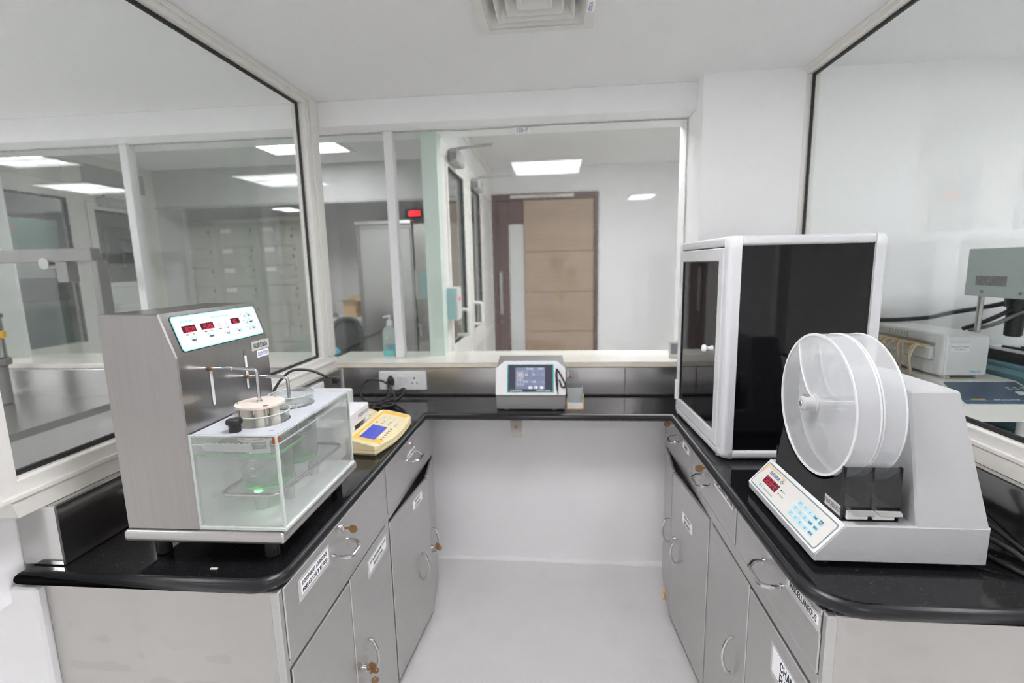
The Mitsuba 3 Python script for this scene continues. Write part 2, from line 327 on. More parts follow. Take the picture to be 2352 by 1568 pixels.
struct('wall_outer_left', box(-6.2, -5.9, -2.8, 6.4, -0.104, CZ2), M_PLASTER)
struct('wall_outer_right', box(3.6, 3.8, -2.8, 6.4, -0.104, CZ2), M_PLASTER)
# uneven grout line where the back wall meets the floor
rg = np.random.default_rng(3)
xs = np.linspace(-0.70, 0.62, 60)
top = -0.104 + 0.005 + 0.012 * meshkit.noise(np.c_[xs * 9, xs * 0, xs * 0]) ; out = YB - 0.006 - 0.014 * meshkit.noise(np.c_[xs * 7 + 4, xs * 0, xs * 0])
V = np.concatenate([np.c_[xs, np.full(60, YB), top + 0.005], np.c_[xs, out, top], np.c_[xs, out - 0.01, np.full(60, -0.103)]])
F = [[a + k * 60, a + k * 60 + 1, a + k * 60 + 61] for k in (0, 1) for a in range(59)] + [[a + k * 60, a + k * 60 + 61, a + k * 60 + 60] for k in (0, 1) for a in range(59)]
struct('baseboard_back', trimesh.Trimesh(V, np.array(F)[:, ::-1], process=False), M_PLASTER, smooth=True)

# side windows: cream aluminium frames with a black gasket around one large pane
def side_window(n, xg, xi, y1, zt, zb, sgn, name):
    w = struct(name, label=None)
    y0 = 0.90
    f = 0.0025
    fr = cat(box(xg - sgn * 0.03, xi, y0, y1 + 0.12, zt, CZ, f), box(xg - sgn * 0.03, xi, y0, y0 + 0.05, zb - 0.04, zt, f), box(xg - sgn * 0.03, xi, y1, y1 + 0.12, zb - 0.04, zt, f), box(xg - sgn * 0.03, xi, y0, y1 + 0.12, zb - 0.04, zb, f))
    obj('frame', fr, M_ALU, w)
    obj('bead', cat(box(xi, xi + sgn * 0.012, y0, y1 + 0.12, zt + 0.018, CZ, 0.002), box(xi, xi + sgn * 0.01, y1 + 0.045, y1 + 0.12, zb, zt + 0.02, 0.002), box(xi, xi + sgn * 0.012, y0, y1 + 0.10, zb - 0.042, zb - 0.03, 0.002)), M_ALU, w)
    g = 0.012
    obj('gasket', cat(box(xg - sgn * 0.004, xg + sgn * 0.006, y0 + 0.05, y1, zt - g, zt), box(xg - sgn * 0.004, xg + sgn * 0.006, y0 + 0.05, y1, zb, zb + g), box(xg - sgn * 0.004, xg + sgn * 0.006, y1 - g, y1, zb, zt)), M_GASKET, w)
    v = np.array([[xg, y0 + 0.05, zb], [xg, y1, zb], [xg, y1, zt], [xg, y0 + 0.05, zt]])
    obj('pane', trimesh.Trimesh(v, [[0, 1, 2], [0, 2, 3]], process=False), M_GLASS, w)
side_window(1, -1.275, -1.238, 2.455, 2.404, 1.118, 1, 'window_1')
side_window(2, 1.172, 1.142, 2.475, 2.412, 1.113, -1, 'window_2')
struct('trim_1', cat(hull([[-1.312, 0.925, 1.036], [-1.222, 0.925, 1.038], [-1.236, 0.925, 1.078], [-1.312, 0.925, 1.078], [-1.312, 2.575, 1.036], [-1.222, 2.575, 1.038], [-1.236, 2.575, 1.078], [-1.312, 2.575, 1.078]])), M_SILL)
struct('trim_2', cat(hull([[1.205, 0.925, 1.036], [1.112, 0.925, 1.038], [1.14, 0.925, 1.073], [1.205, 0.925, 1.073], [1.205, 2.485, 1.036], [1.112, 2.485, 1.038], [1.14, 2.485, 1.073], [1.205, 2.485, 1.073]])), M_SILL)

# the back window: two white mullions, glass set deep under the soffit, a stone sill running through
w3 = struct('window_3')
for x in (-0.905, -2.46):
    obj('mullion', box(x - 0.024, x + 0.024, GY - 0.03, GY + 0.03, 1.067, 2.317, 0.003), M_WHITE, w3)
for x0, x1 in ((-3.5, -2.484), (-2.436, -0.929), (-0.881, 0.69)):
    v = np.array([[x0, GY, 1.067], [x1, GY, 1.067], [x1, GY, 2.317], [x0, GY, 2.317]])
    obj('pane', trimesh.Trimesh(v, [[0, 1, 2], [0, 2, 3]], process=False), M_GLASS, w3)
# grey sealant bead, a little uneven, along the top and the right edge of the glass
xs = np.linspace(-3.4, 0.688, 130)
zz = 2.313 - 0.006 * meshkit.noise(np.c_[xs * 6, xs * 0, xs * 0])
obj('sealant', cat(tube(np.c_[xs, np.full(130, GY - 0.003), zz], 0.0035, 5), tube(np.c_[0.687 - 0.003 * meshkit.noise(np.c_[np.linspace(0, 9, 40), np.zeros(40), np.zeros(40)]), np.full(40, GY - 0.003), np.linspace(1.067, 2.314, 40)], 0.0035, 5)), M_LGREY, w3)
sill = struct('trim_3', cat(box(-3.5, -1.45, 2.565, 2.92, 1.037, 1.067, 0.004), box(-1.30, 0.69, 2.565, 2.92, 1.037, 1.067, 0.004)), M_SILL)
obj('edge', cat(box(-1.30, 0.685, 2.5625, 2.5655, 1.0385, 1.0545, 0.001)), M_SILLEDGE, sill)

# ---------------------------------------------------------------- ceiling lamps and diffuser
def lamp_fn(L):
    def f(p, n, uv):
        t = dr.exp(-dr.square((uv.y - 0.3) / 0.085)) + dr.exp(-dr.square((uv.y - 0.7) / 0.085))
        e = smoothstep(0.0, 0.1, uv.x) * smoothstep(0.0, 0.1, 1 - uv.x)
        return mi.Color3f(*LIGHT_TINT) * (L * (0.45 + 1.35 * t * e))
    return f
for i, (x0, x1, y0, y1, z, k) in enumerate(LAMPS):
    where = ['recessed ceiling light above the steel cubicle, mirrored in the back window', 'recessed ceiling light of the room behind the left window, nearer one', 'recessed ceiling light of the room behind the left window, far left one', 'recessed ceiling light above the instruments behind the right window',
             'recessed ceiling light seen top right through the left window', 'recessed ceiling light of the left room, mirrored far left below the soffit', 'unseen ceiling light added above the passage to the wooden door', 'small ceiling light of the aisle mirrored right of the wooden door', 'small ceiling light of the aisle far to the left', 'unseen ceiling light added over the sea-green board, behind the glazed partition'][i]
    t = thing('ceiling_light', 'white ' + where, 'ceiling light', None)
    e = 0.035
    obj('frame', cat(box(x0 - e, x1 + e, y0 - e, y0, z - 0.012, z + 0.0), box(x0 - e, x1 + e, y1, y1 + e, z - 0.012, z), box(x0 - e, x0, y0, y1, z - 0.012, z), box(x1, x1 + e, y0, y1, z - 0.012, z)), M_WHITE, t)
    v = np.array([[x0, y0, z - 0.006], [x1, y0, z - 0.006], [x1, y1, z - 0.006], [x0, y1, z - 0.006]])
    obj('diffuser', trimesh.Trimesh(v, [[0, 2, 1], [0, 3, 2]], process=False), M_WHITE, t, uv=np.array([[0, 0], [1, 0], [1, 1], [0, 1]], float), emitter={'type': 'area', 'radiance': mikit.proc(lamp_fn(LIGHT * k))})

t = thing('air_diffuser', 'square white louvred air outlet set in the ceiling above the aisle', 'air vent')
cx, cy, hw = -0.064, 1.735, 0.205
def ringm(h0, z0, h1, z1, th=0.004):
    """a square funnel from half-width h0 at height z0 to h1 at z1"""
    V = []
    for h, z in ((h0, z0), (h1, z1), (h1 - th, z1), (h0 - th, z0)):
        V += [[cx - h, cy - h, z], [cx + h, cy - h, z], [cx + h, cy + h, z], [cx - h, cy + h, z]]
    F = []
    for a in range(4):
        for k in range(4):
            p, q, s, r = a * 4 + k, a * 4 + (k + 1) % 4, ((a + 1) % 4) * 4 + (k + 1) % 4, ((a + 1) % 4) * 4 + k
            F += [[p, q, s], [p, s, r]]
    return trimesh.Trimesh(V, F, process=False)
obj('frame', cat(ringm(hw, CZ - 0.014, hw, CZ, 0.035), ringm(hw - 0.03, CZ - 0.014, hw - 0.024, CZ + 0.06)), M_MILK, t)
for h in (0.172, 0.134, 0.096, 0.058):
    obj('louvre', ringm(h, CZ - 0.008, h - 0.030, CZ + 0.040, 0.003), M_MILK, t)
obj('duct', box(cx - 0.186, cx + 0.186, cy - 0.186, cy + 0.186, CZ + 0.09, CZ + 0.10), M_DGREY, t)
obj('core', box(cx - 0.018, cx + 0.018, cy - 0.018, cy + 0.018, CZ + 0.004, CZ + 0.02, 0.002), M_MILK, t)
st = obj('sticker', box(cx + hw - 0.03, cx + hw - 0.004, cy - 0.02, cy + 0.085, CZ - 0.0155, CZ - 0.014), M_PAPER, t, label='small white sticker with blue writing')
fs = Fr((cx + hw - 0.010, cy + 0.075, CZ - 0.0156), (0, -1, 0), (-1, 0, 0))
obj('writing', fs.text('07814', 0.0, 0.003, 0.012, width=0.055), M_BLUEINK, st)

# ---------------------------------------------------------------- worktop, splashback, cabinets
HC, XL, XR, YC, YF = 0.88, -0.635, 0.526, 2.23, 0.948
def arc(cx, cy, r, a0, a1, n=10): return [(cx + r * math.cos(math.radians(a)), cy + r * math.sin(math.radians(a))) for a in np.linspace(a0, a1, n)]
rl = 0.075
outline = [(-1.30, YF)] + arc(XL - rl, YF + rl, rl, 270, 360) + [(XL, YC), (XR, YC)] + arc(XR + 0.115, YF + 0.115, 0.115, 180, 270) + [(1.20, YF), (1.20, 2.4785), (0.689, 2.4785), (0.689, 2.576), (-1.30, 2.576)]
hb, rr_ = 0.0175, 0.0175
prof = [(rr_ * (1 - math.cos(a)), HC - hb + rr_ * math.sin(a)) for a in np.linspace(-math.pi / 2, math.pi / 2, 11)]
wt = loft(outline, prof)
nz = np.abs(wt.face_normals[:, 2]) > 0.97
k = tag(obj('worktop', trimesh.Trimesh(wt.vertices, wt.faces[nz], process=False), M_GRANITE), 'black speckled granite worktop running in a U around the cubicle', 'countertop')
obj('edge', trimesh.Trimesh(wt.vertices, wt.faces[~nz], process=False), M_GRANEDGE, k, smooth=60, label='satin rounded front edge')
t = thing('splashback', 'boxed stainless steel splashback ledge standing along the back of the black worktop', 'splashback')
obj('left_ledge', box(-1.311, -1.20, 0.985, 2.5775, HC + 0.0005, 1.037, 0.003), M_LEDGE, t)
obj('right_ledge', box(1.09, 1.204, 0.985, 2.4795, HC + 0.0005, 1.037, 0.003), M_LEDGE, t)
for x0, x1 in ((-1.198, 0.36), (0.362, 0.688)):
    obj('back_sheet', box(x0, x1, 2.566, 2.5775, HC + 0.0005, 1.0365, 0.002), M_SPLASH, t)
obj('sealant', box(-1.198, 0.688, 2.560, 2.566, HC + 0.0005, HC + 0.010, 0.001), M_GASKET, t)
obj('weld_seam', tube([[-1.196, 2.563, HC + 0.01], [-1.196, 2.563, 1.035]], 0.004, 6), M_MILK, t)

def bow_handle(f, u, v0, v1, d=0.03, r=0.0055):
    m = 0.5 * (v0 + v1); h = v1 - v0
    pts = [f.p(u, v0, 0), f.p(u, v0 + 0.04 * h, d * 0.45)] + [f.p(u, m + h * 0.5 * s, d * (1 - s * s * 0.62)) for s in np.linspace(-0.8, 0.8, 7)] + [f.p(u, v1 - 0.04 * h, d * 0.45), f.p(u, v1, 0)]
    return tube(spline(pts, 4), r, 8)
def d_handle(f, u0, u1, v, d=0.045, r=0.006):
    pts = [f.p(u0, v, 0), f.p(u0, v, d * 0.55), f.p(u0 + 0.018, v - 0.006, d), f.p(u1 - 0.018, v - 0.006, d), f.p(u1, v, d * 0.55), f.p(u1, v, 0)]
    return cat(tube(bend(pts, 0.010), r, 8), f.m(cyl(0.010, 0, 0.004, (u0, v, 0))), f.m(cyl(0.010, 0, 0.004, (u1, v, 0))))
def lock(parent, f, u, v, key=True, hanging=False, slot=False):
    l = obj('lock', f.m(lathe([(0, 0), (0.0125, 0), (0.0125, 0.007), (0.009, 0.010), (0, 0.010)], 16, (u, v, 0))), M_CHROME, parent, smooth=40)
    if key:
        km = cat(f.cbox(u - 0.0012, u + 0.0012, v - 0.004, v + 0.004, 0.010, 0.022, 0.0005), f.m(cyl(0.012, -0.0012, 0.0012, (0, 0, 0), n=12)) if False else f.sub((u, v - 0.002, 0.034), (0, 0, 1), (0, 1, 0)).m(extrude(sg.Point(0, 0).buffer(0.013, quad_segs=4).difference(sg.Point(0.006, 0).buffer(0.003)), -0.0012, 0.0012)))
        if len(parent.split('__')) < 3: obj('key', km, M_BRASS, parent, label='rusty key in the lock')
    if hanging:
        hk = f.sub((u + 0.004, v - 0.045, 0.030), (0.3, 0, 1), (0, 1, 0))
        obj('spare_key', cat(hk.m(extrude(sg.Point(0, 0).buffer(0.013, quad_segs=4).difference(sg.Point(0, 0.008).buffer(0.003)), -0.001, 0.001)), hk.cbox(-0.003, 0.003, -0.04, -0.01, -0.001, 0.001, 0.0004)), M_BRASS, parent, label='loose key hanging by a ring')
        obj('key_ring', tube([f.p(u, v - 0.02 + 0.018 * math.sin(a), 0.030 + 0.008 * math.cos(a)) for a in np.linspace(0, 2 * np.pi, 17)[:-1]], 0.0009, 5, closed=True), M_CHROME, parent)
def name_card(parent, f, u0, u1, v0, v1, lines, holder=True, h=None, lab=None, w0=0.0):
    if holder: obj('card_holder', f.plate(u0 - 0.012, u1 + 0.008, v0 - 0.014, v1 + 0.006, w0 + 0.0002, w0 + 0.0011), M_TAPE, parent)
    c = obj('name_card', f.plate(u0, u1, v0, v1, w0 + 0.0011, w0 + 0.0019), M_PAPER, parent, label=lab)
    n = len(lines); hh = h or (v1 - v0) / (n * 1.9)
    for i, s in enumerate(lines):
        vv = v1 - (v1 - v0) * (i + 0.5) / n - hh * 0.5
        wmax = (u1 - u0) * (0.9 if len(s) > 8 else 0.55)
        obj('writing', f.text(s, (u0 + u1) / 2, vv, hh, w0 + 0.0019, width=wmax, bold=True, d=0.0004, mid=True), M_INK, parent)

FL = Fr((-0.645, 0, 0), (0, 1, 0), (0, 0, 1))       # left cabinet fronts: u = y, v = z, w = +x
FRR = Fr((0.558, 0, 0), (0, -1, 0), (0, 0, 1))     # right cabinet fronts: u = -y, v = z, w = -x
def front_plate(f, u0, u1, v0, v1, d=0.012): return f.cbox(u0, u1, v0, v1, -d, 0, 0.0025)
ZB, ZT = -0.085, 0.8445
# left, near unit
c = thing('base_cabinet', 'stainless steel base cabinet under the disintegration tester, with the logbook drawer', 'cabinet')
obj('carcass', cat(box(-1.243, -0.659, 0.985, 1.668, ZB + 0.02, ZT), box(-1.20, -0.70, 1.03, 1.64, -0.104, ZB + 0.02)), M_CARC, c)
obj('end_panel', box(-1.243, -0.664, 0.967, 0.985, ZB, ZT, 0.002), M_STAIN, c, label='stained end panel facing the viewer')
obj('corner_post', box(-0.668, -0.6465, 0.965, 0.984, ZB, ZT, 0.003), M_CAB, c)
obj('face_rail', box(-0.672, -0.6485, 0.986, 1.646, 0.629, 0.6495, 0.001), M_CAB, c); obj('face_post', box(-0.672, -0.6485, 1.6475, 1.669, ZB, ZT, 0.0015), M_CAB, c)
d = obj('drawer', front_plate(FL, 0.986, 1.645, 0.652, 0.842), M_CAB, c)
obj('handle', d_handle(FL, 1.243, 1.335, 0.757), M_CHROME, d, smooth=40)
lock(d, FL, 1.302, 0.815)
obj('key', cat(FL.sub((1.302, 0.813, 0.03), (0, 0, 1), (0, 1, 0)).m(extrude(sg.Point(0.004, 0).buffer(0.013, quad_segs=4), -0.0014, 0.0014)), FL.cbox(1.3005, 1.3035, 0.811, 0.819, 0.009, 0.022, 0.0005)), M_BRASS, d, label='brown key standing in the drawer lock')
name_card(d, FL, 1.056, 1.203, 0.773, 0.812, ['EQUIPMENT LOGBOOKS', 'REGISTERS'], lab='white card reading EQUIPMENT LOGBOOKS REGISTERS')
d = obj('door', front_plate(FL, 0.990, 1.320, ZB + 0.01, 0.622), M_CAB, c)
obj('handle', bow_handle(FL, 1.275, 0.12, 0.245), M_CHROME, d, smooth=40)
d = obj('door', front_plate(FL, 1.325, 1.645, ZB + 0.01, 0.626), M_CAB, c)
obj('handle', bow_handle(FL, 1.43, 0.205, 0.332), M_CHROME, d, smooth=40)
lock(d, FL, 1.382, 0.262, hanging=True)
obj('key', FL.sub((1.382, 0.262, 0.026), (0, 1, 0), (0, 0, 1)).m(cat(extrude(sg.Point(0.014, 0).buffer(0.013, quad_segs=4), -0.0014, 0.0014), box(-0.002, 0.004, -0.003, 0.003, -0.016, 0.001))), M_BRASS, d)
name_card(d, FL, 1.470, 1.632, 0.550, 0.592, ['RS & WORKING STD', 'REGISTER'], lab='white card with two lines of small print')
# left, far unit: the pair of doors stands slightly ajar in the middle
c = thing('base_cabinet', 'stainless steel base cabinet at the far left end, with doors slightly ajar', 'cabinet')
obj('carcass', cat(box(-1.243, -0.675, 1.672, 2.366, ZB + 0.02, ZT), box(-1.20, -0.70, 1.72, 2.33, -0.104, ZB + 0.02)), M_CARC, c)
obj('face_rail', box(-0.675, -0.6485, 1.686, 2.350, 0.624, 0.6475, 0.001), M_CAB, c)
for y0 in (1.671, 2.353): obj('face_post', box(-0.675, -0.6485, y0, y0 + 0.0135, ZB, ZT, 0.0015), M_CAB, c)
d = obj('drawer', front_plate(FL, 1.686, 2.350, 0.650, 0.842), M_CAB, c)
obj('handle', d_handle(FL, 1.945, 2.045, 0.757), M_CHROME, d, smooth=40)
lock(d, FL, 2.002, 0.813, key=False)
name_card(d, FL, 1.94, 2.055, 0.762, 0.785, ['GLASSWARE'], holder=False, lab='small white card behind the handle')
def ajar(f, u_h, u_e, ang):
    """frame of a door hinged at u_h that swings out by ang; its own u runs from 0 to the door's width along the face"""
    s = 1 if u_e > u_h else -1; a = math.radians(ang)
    if s > 0: return f.sub((u_h, 0, 0), (math.cos(a), 0, math.sin(a)), (0, 1, 0))
    return f.sub((u_h, 0, 0), (math.cos(a), 0, -math.sin(a)), (0, 1, 0))
fd = ajar(FL, 1.690, 2.108, 5.2)
d = obj('door', fd.cbox(0, 0.416, ZB + 0.01, 0.612, -0.012, 0, 0.0025), M_CAB, c)
obj('handle', bow_handle(fd, 0.305, 0.165, 0.292), M_CHROME, d, smooth=40)
name_card(d, fd, 0.225, 0.335, 0.545, 0.583, ['MAGNETIC', 'STIRRER'], holder=False, lab='small white card high on the door')
fd = ajar(FL, 2.352, 2.112, 8.0)
d = obj('door', fd.cbox(-0.238, 0, ZB + 0.01, 0.612, -0.012, 0, 0.0025), M_CAB, c)
obj('handle', bow_handle(fd, -0.155, 0.170, 0.298), M_CHROME, d, smooth=40)
lock(d, fd, -0.185, 0.212)
obj('key', fd.sub((-0.185, 0.212, 0.026), (0, 1, 0), (0, 0, 1)).m(cat(extrude(sg.Point(0.014, 0).buffer(0.012, quad_segs=4), -0.0014, 0.0014), box(-0.002, 0.004, -0.003, 0.003, -0.016, 0.001))), M_BRASS, d)
# right cabinet
c = thing('base_cabinet', 'long stainless steel base cabinet on the right under the friabilator, with three drawers', 'cabinet')
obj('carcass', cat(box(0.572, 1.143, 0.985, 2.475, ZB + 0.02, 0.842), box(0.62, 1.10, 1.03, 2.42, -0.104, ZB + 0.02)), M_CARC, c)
obj('end_panel', box(0.577, 1.143, 0.967, 0.985, ZB, ZT, 0.002), M_STAIN, c, label='pale stained end panel facing the viewer')
obj('corner_post', box(0.5595, 0.582, 0.965, 0.984, ZB, ZT - 0.001, 0.003), M_CAB, c)
obj('face_rail', box(0.5615, 0.585, 0.986, 2.455, 0.6435, 0.684, 0.001), M_CAB, c); obj('face_post', box(0.5615, 0.585, 1.7005, 1.7295, ZB, 0.6425, 0.0015), M_CAB, c); obj('face_post', box(0.5615, 0.585, 2.4575, 2.4765, ZB, 0.842, 0.0015), M_CAB, c)
for y0 in (1.468, 1.9765): obj('face_post', box(0.5615, 0.585, y0, y0 + 0.012 if y0 < 1.5 else y0 + 0.007, 0.685, 0.842, 0.001), M_CAB, c)
d = obj('drawer', front_plate(FRR, -2.455, -1.985, 0.686, 0.842), M_CAB, c)
obj('handle', d_handle(FRR, -2.245, -2.165, 0.772), M_CHROME, d, smooth=40)
lock(d, FRR, -2.30, 0.816); name_card(d, FRR, -2.12, -2.02, 0.768, 0.800, ['SINKERS'], holder=False, lab='small white card beside the handle')
obj('key', FRR.sub((-2.30, 0.814, 0.03), (0, 0, 1), (0, 1, 0)).m(extrude(sg.Point(0, 0).buffer(0.014, quad_segs=4), -0.0014, 0.0014)), M_BRASS, d)
d = obj('drawer', front_plate(FRR, -1.975, -1.482, 0.688, 0.842), M_CAB, c)
obj('handle', d_handle(FRR, -1.835, -1.735, 0.766), M_CHROME, d, smooth=40)
lock(d, FRR, -1.768, 0.822); name_card(d, FRR, -1.69, -1.50, 0.795, 0.832, ['CALIBRATION'], holder=False, lab='white card along the top edge')
obj('key', FRR.sub((-1.768, 0.820, 0.03), (0, 0, 1), (0, 1, 0)).m(extrude(sg.Point(0, 0).buffer(0.014, quad_segs=4), -0.0014, 0.0014)), M_BRASS, d)
d = obj('drawer', front_plate(FRR, -1.466, -0.987, 0.688, 0.842), M_CAB, c)
obj('handle', d_handle(FRR, -1.275, -1.165, 0.768), M_CHROME, d, smooth=40)
lock(d, FRR, -1.222, 0.824, key=False); name_card(d, FRR, -1.128, -0.992, 0.8005, 0.8215, ['MISCELLANEOUS'], h=0.015, lab='white card reading MISCELLANEOUS')
for (h_, e_, a_, hz, hu) in ((-2.456, -2.158, 6.5, (0.240, 0.362), 0.225), (-1.732, -2.152, 4.6, (0.240, 0.355), -0.332)):
    fd = ajar(FRR, h_, e_, a_); w_ = abs(e_ - h_)
    u0, u1 = (0, w_) if e_ > h_ else (-w_, 0)
    d = obj('door', fd.cbox(u0, u1, ZB + 0.01, 0.640, -0.012, 0, 0.0025), M_CAB, c)
    obj('handle', bow_handle(fd, hu, *hz), M_CHROME, d, smooth=40)
    if h_ == -1.732:
        name_card(d, fd, -0.275, -0.155, 0.478, 0.522, ['PIPETTES', 'BEAKERS'], holder=False, lab='white card in the middle of the door')
        lock(d, fd, -0.372, 0.335, key=False)
d = obj('door', front_plate(FRR, -1.698, -1.352, ZB + 0.01, 0.640), M_CAB, c)
obj('handle', bow_handle(FRR, -1.452, 0.255, 0.385), M_CHROME, d, smooth=40)
d = obj('door', front_plate(FRR, -1.346, -0.990, ZB + 0.01, 0.636), M_CAB, c)
name_card(d, FRR, -1.18, -0.995, 0.520, 0.588, ['CHANGE', 'PARTS'], h=0.024, lab='white card reading CHANGE PARTS')

# ---------------------------------------------------------------- disintegration tester (left)
c_, s_ = math.cos(0.0118), math.sin(0.0118)
D = Fr((-1.0611, 1.0173, 0), (c_, s_, 0), (-s_, c_, 0))
t = thing('disintegration_tester', 'stainless steel tablet disintegration tester with a water bath and beakers on the left worktop', 'lab instrument')
W_, Z0, Z1, ZH, ZM, HX, PX, DH = 0.407, 0.9292, 0.9592, 1.4896, 1.3868, 0.188, 0.155, 0.373
obj('base_plate', D.m(rbox(-0.006, W_, -0.002, 0.452, Z0, Z1, 0.010)), M_STEELH, t, smooth=35)
for x, y in ((0.062, 0.040), (0.350, 0.040), (0.062, 0.405), (0.350, 0.405)):
    obj('foot', D.m(cyl(0.0175, HC, Z0, (x, y, 0), b=0.003)), M_BLACK, t, smooth=40)
XZ = D.sub((0, 0, 0), (1, 0, 0), (0, 0, 1))                # u = x, v = z, w = -y
b = 0.006
def sweep_profile(poly2, y0, y1, bev):
    p = sg.Polygon(poly2); q = p.buffer(-bev, join_style='mitre')
    def ring(pg, y): return [[x, y, z] for x, z in list(pg.exterior.coords)[:-1]]
    return hull(ring(q, y0) + ring(p, y0 + bev) + ring(p, y1 - bev) + ring(q, y1))
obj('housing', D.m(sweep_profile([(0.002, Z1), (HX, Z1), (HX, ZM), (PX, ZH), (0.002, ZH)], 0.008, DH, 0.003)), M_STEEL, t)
# sloping control panel
PF = D.sub((HX, 0.008, ZM), (0, 1, 0), (PX - HX, 0, ZH - ZM))
u0, u1, v0, v1 = 0.026, 0.352, 0.0105, 0.097
pw, ph = u1 - u0, v1 - v0
pn = obj('control_panel', PF.plate(u0, u1, v0, v1, 0.0002, 0.0016, 0.008), M_LTEAL, t)
obj('overlay', PF.plate(u0 + 0.0025, u1 - 0.0025, v0 + 0.0025, v1 - 0.0025, 0.0016, 0.0020, 0.0065), M_WHITE, pn)
obj('gasket', PF.m(extrude(rrect(u0 - 0.002, u1 + 0.001, v0 - 0.002, v1 + 0.001, 0.009).difference(rrect(u0, u1, v0, v1, 0.008)), 0.0001, 0.0008)), M_GASKET, pn)
Q = lambda a, b: (u0 + a * pw, v0 + b * ph)
for (a0, a1, b0, b1), txt, n_ in (((0.07, 0.207, 0.50, 0.695), '000', 3), ((0.261, 0.404, 0.497, 0.69), '15.26', 4), ((0.621, 0.731, 0.506, 0.686), '16.', 2)):
    (x0, y0), (x1, y1) = Q(a0, b0), Q(a1, b1)
    obj('led_window', PF.plate(x0, x1, y0, y1, 0.0020, 0.0024, 0.001), M_LCDRED, pn)
    dw = 0.0060
    obj('digits', seven(PF, txt, x0 + (0.010 if txt == '000' else 0.003), y0 + 0.0012, dw, 0.0105, 0.0045, 0.0024), M_RED, pn)
for a0, a1, b0, b1 in ((0.445, 0.491, 0.483, 0.631), (0.547, 0.572, 0.492, 0.632)):
    obj('grey_window', PF.plate(*[Q(a0, b0)[0], Q(a1, b1)[0], Q(a0, b0)[1], Q(a1, b1)[1]], 0.0020, 0.0023, 0.001), M_LIGHTPAINT, pn)
for a0, b0, s in ((0.112, 0.207, 'TIMER'), (0.306, 0.219, 'TIMER'), (0.499, 0.205, 'TEMP'), (0.650, 0.209, 'SET'), (0.776, 0.65, '+'), (0.850, 0.65, 'RST'), (0.776, 0.43, 'O'), (0.850, 0.43, 'MENU'), (0.78, 0.20, '-'), (0.853, 0.212, 'ENT')):
    (x0, y0) = Q(a0, b0); x1, y1 = x0 + 0.058 * pw, y0 + 0.148 * ph
    k = obj('key', PF.plate(x0, x1, y0, y1, 0.0020, 0.0026, 0.001), M_WHITE, pn)
    obj('key_print', cat(PF.m(extrude(sg.Polygon([(x1 - 0.0005, y0 + 0.0005), (x1 - 0.0005, y1 - 0.0005), (x1 - 0.008, y0 + 0.0005)]), 0.0026, 0.0029)), PF.plate(x0 + 0.0005, x0 + 0.008, y1 - 0.0035, y1 - 0.0005, 0.0026, 0.0029)), M_LTEAL, pn)
    obj('key_text', PF.text(s, (x0 + x1) / 2, y0 + 0.003, 0.0034, 0.0029, bold=True, d=0.0003, mid=True), M_INK, pn)
x0, y0 = Q(0.079, 0.79); obj('logo_text', PF.text('ELECTROLAB', x0, y0, 0.0058, 0.0020, width=0.12 * pw, d=0.0003), M_LTEAL, pn)
x0, y0 = Q(0.401, 0.80); obj('title_text', PF.text('DISINTEGRATION TESTER', x0, y0, 0.0042, 0.0020, width=0.214 * pw, d=0.0003), M_LTEAL, pn)
for a, b_ in ((0.088, 0.42), (0.155, 0.42), (0.283, 0.42), (0.350, 0.42), (0.455, 0.42), (0.548, 0.42)):
    x0, y0 = Q(a, b_); obj('legend', PF.text('MIN' if a != 0.155 and a != 0.35 else 'SEC', x0, y0, 0.0030, 0.0020, d=0.0003), M_INK, pn)
# vertical front with the two slots and name plates
VF = D.sub((HX, 0, 0), (0, 1, 0), (0, 0, 1))
for y, za, zb, zw in ((0.112, 1.352, 1.245, 1.338), (0.2555, 1.366, 1.250, 1.348)):
    obj('slot', VF.plate(y - 0.0065, y + 0.0065, zb, za, 0.0002, 0.0010, 0.006), M_CARC, t)
    obj('slot_strip', VF.plate(y - 0.0045, y + 0.0045, zb + 0.002, zw, 0.0010, 0.0016, 0.0045), M_WHITE, t)
npk = obj('name_plate', VF.plate(0.287, 0.372, 1.3535, 1.3800, 0.0004, 0.0030, 0.001), M_TAPE, t)
obj('writing', VF.text('FD/DT/004', 0.296, 1.3605, 0.0125, 0.0030, width=0.066, bold=True, d=0.0004), M_INK, npk)
npk = obj('sticker', VF.plate(0.312, 0.370, 1.330, 1.3515, 0.0004, 0.0009), M_PAPER, t)
obj('writing', VF.text('FD/DT/004', 0.316, 1.335, 0.0105, 0.0009, width=0.050, d=0.0004), M_BLUEINK, npk)
# water bath
tx0, tx1, ty0, ty1, tz0, tz1, th = HX + 0.001, 0.4085, 0.010, 0.420, Z1 + 0.0005, 1.2014, 0.0075
tk = obj('tank', D.m(cat(box(tx0, tx1, ty0, ty0 + 0.002, tz0, tz1), box(tx0, tx1, ty1 - 0.002, ty1, tz0, tz1), box(tx1 - 0.002, tx1, ty0, ty1, tz0, tz1))), M_TANK, t)
obj('back_liner', D.m(box(tx0 + 0.001, tx0 + 0.004, ty0 + 0.004, ty1 - 0.004, tz0 + 0.012, tz1 - 0.006)), M_LINER, tk)
obj('tank_floor', D.m(box(tx0 + 0.002, tx1 - 0.003, ty0 + 0.003, ty1 - 0.003, tz0 + 0.008, tz0 + 0.0125)), M_LINER, tk)
ed = []
for x in (tx0 + 0.003, tx1 - 0.003):
    for y in (ty0 + 0.003, ty1 - 0.003): ed.append(box(x - 0.0035, x + 0.0035, y - 0.0035, y + 0.0035, tz0, tz1, 0.001))
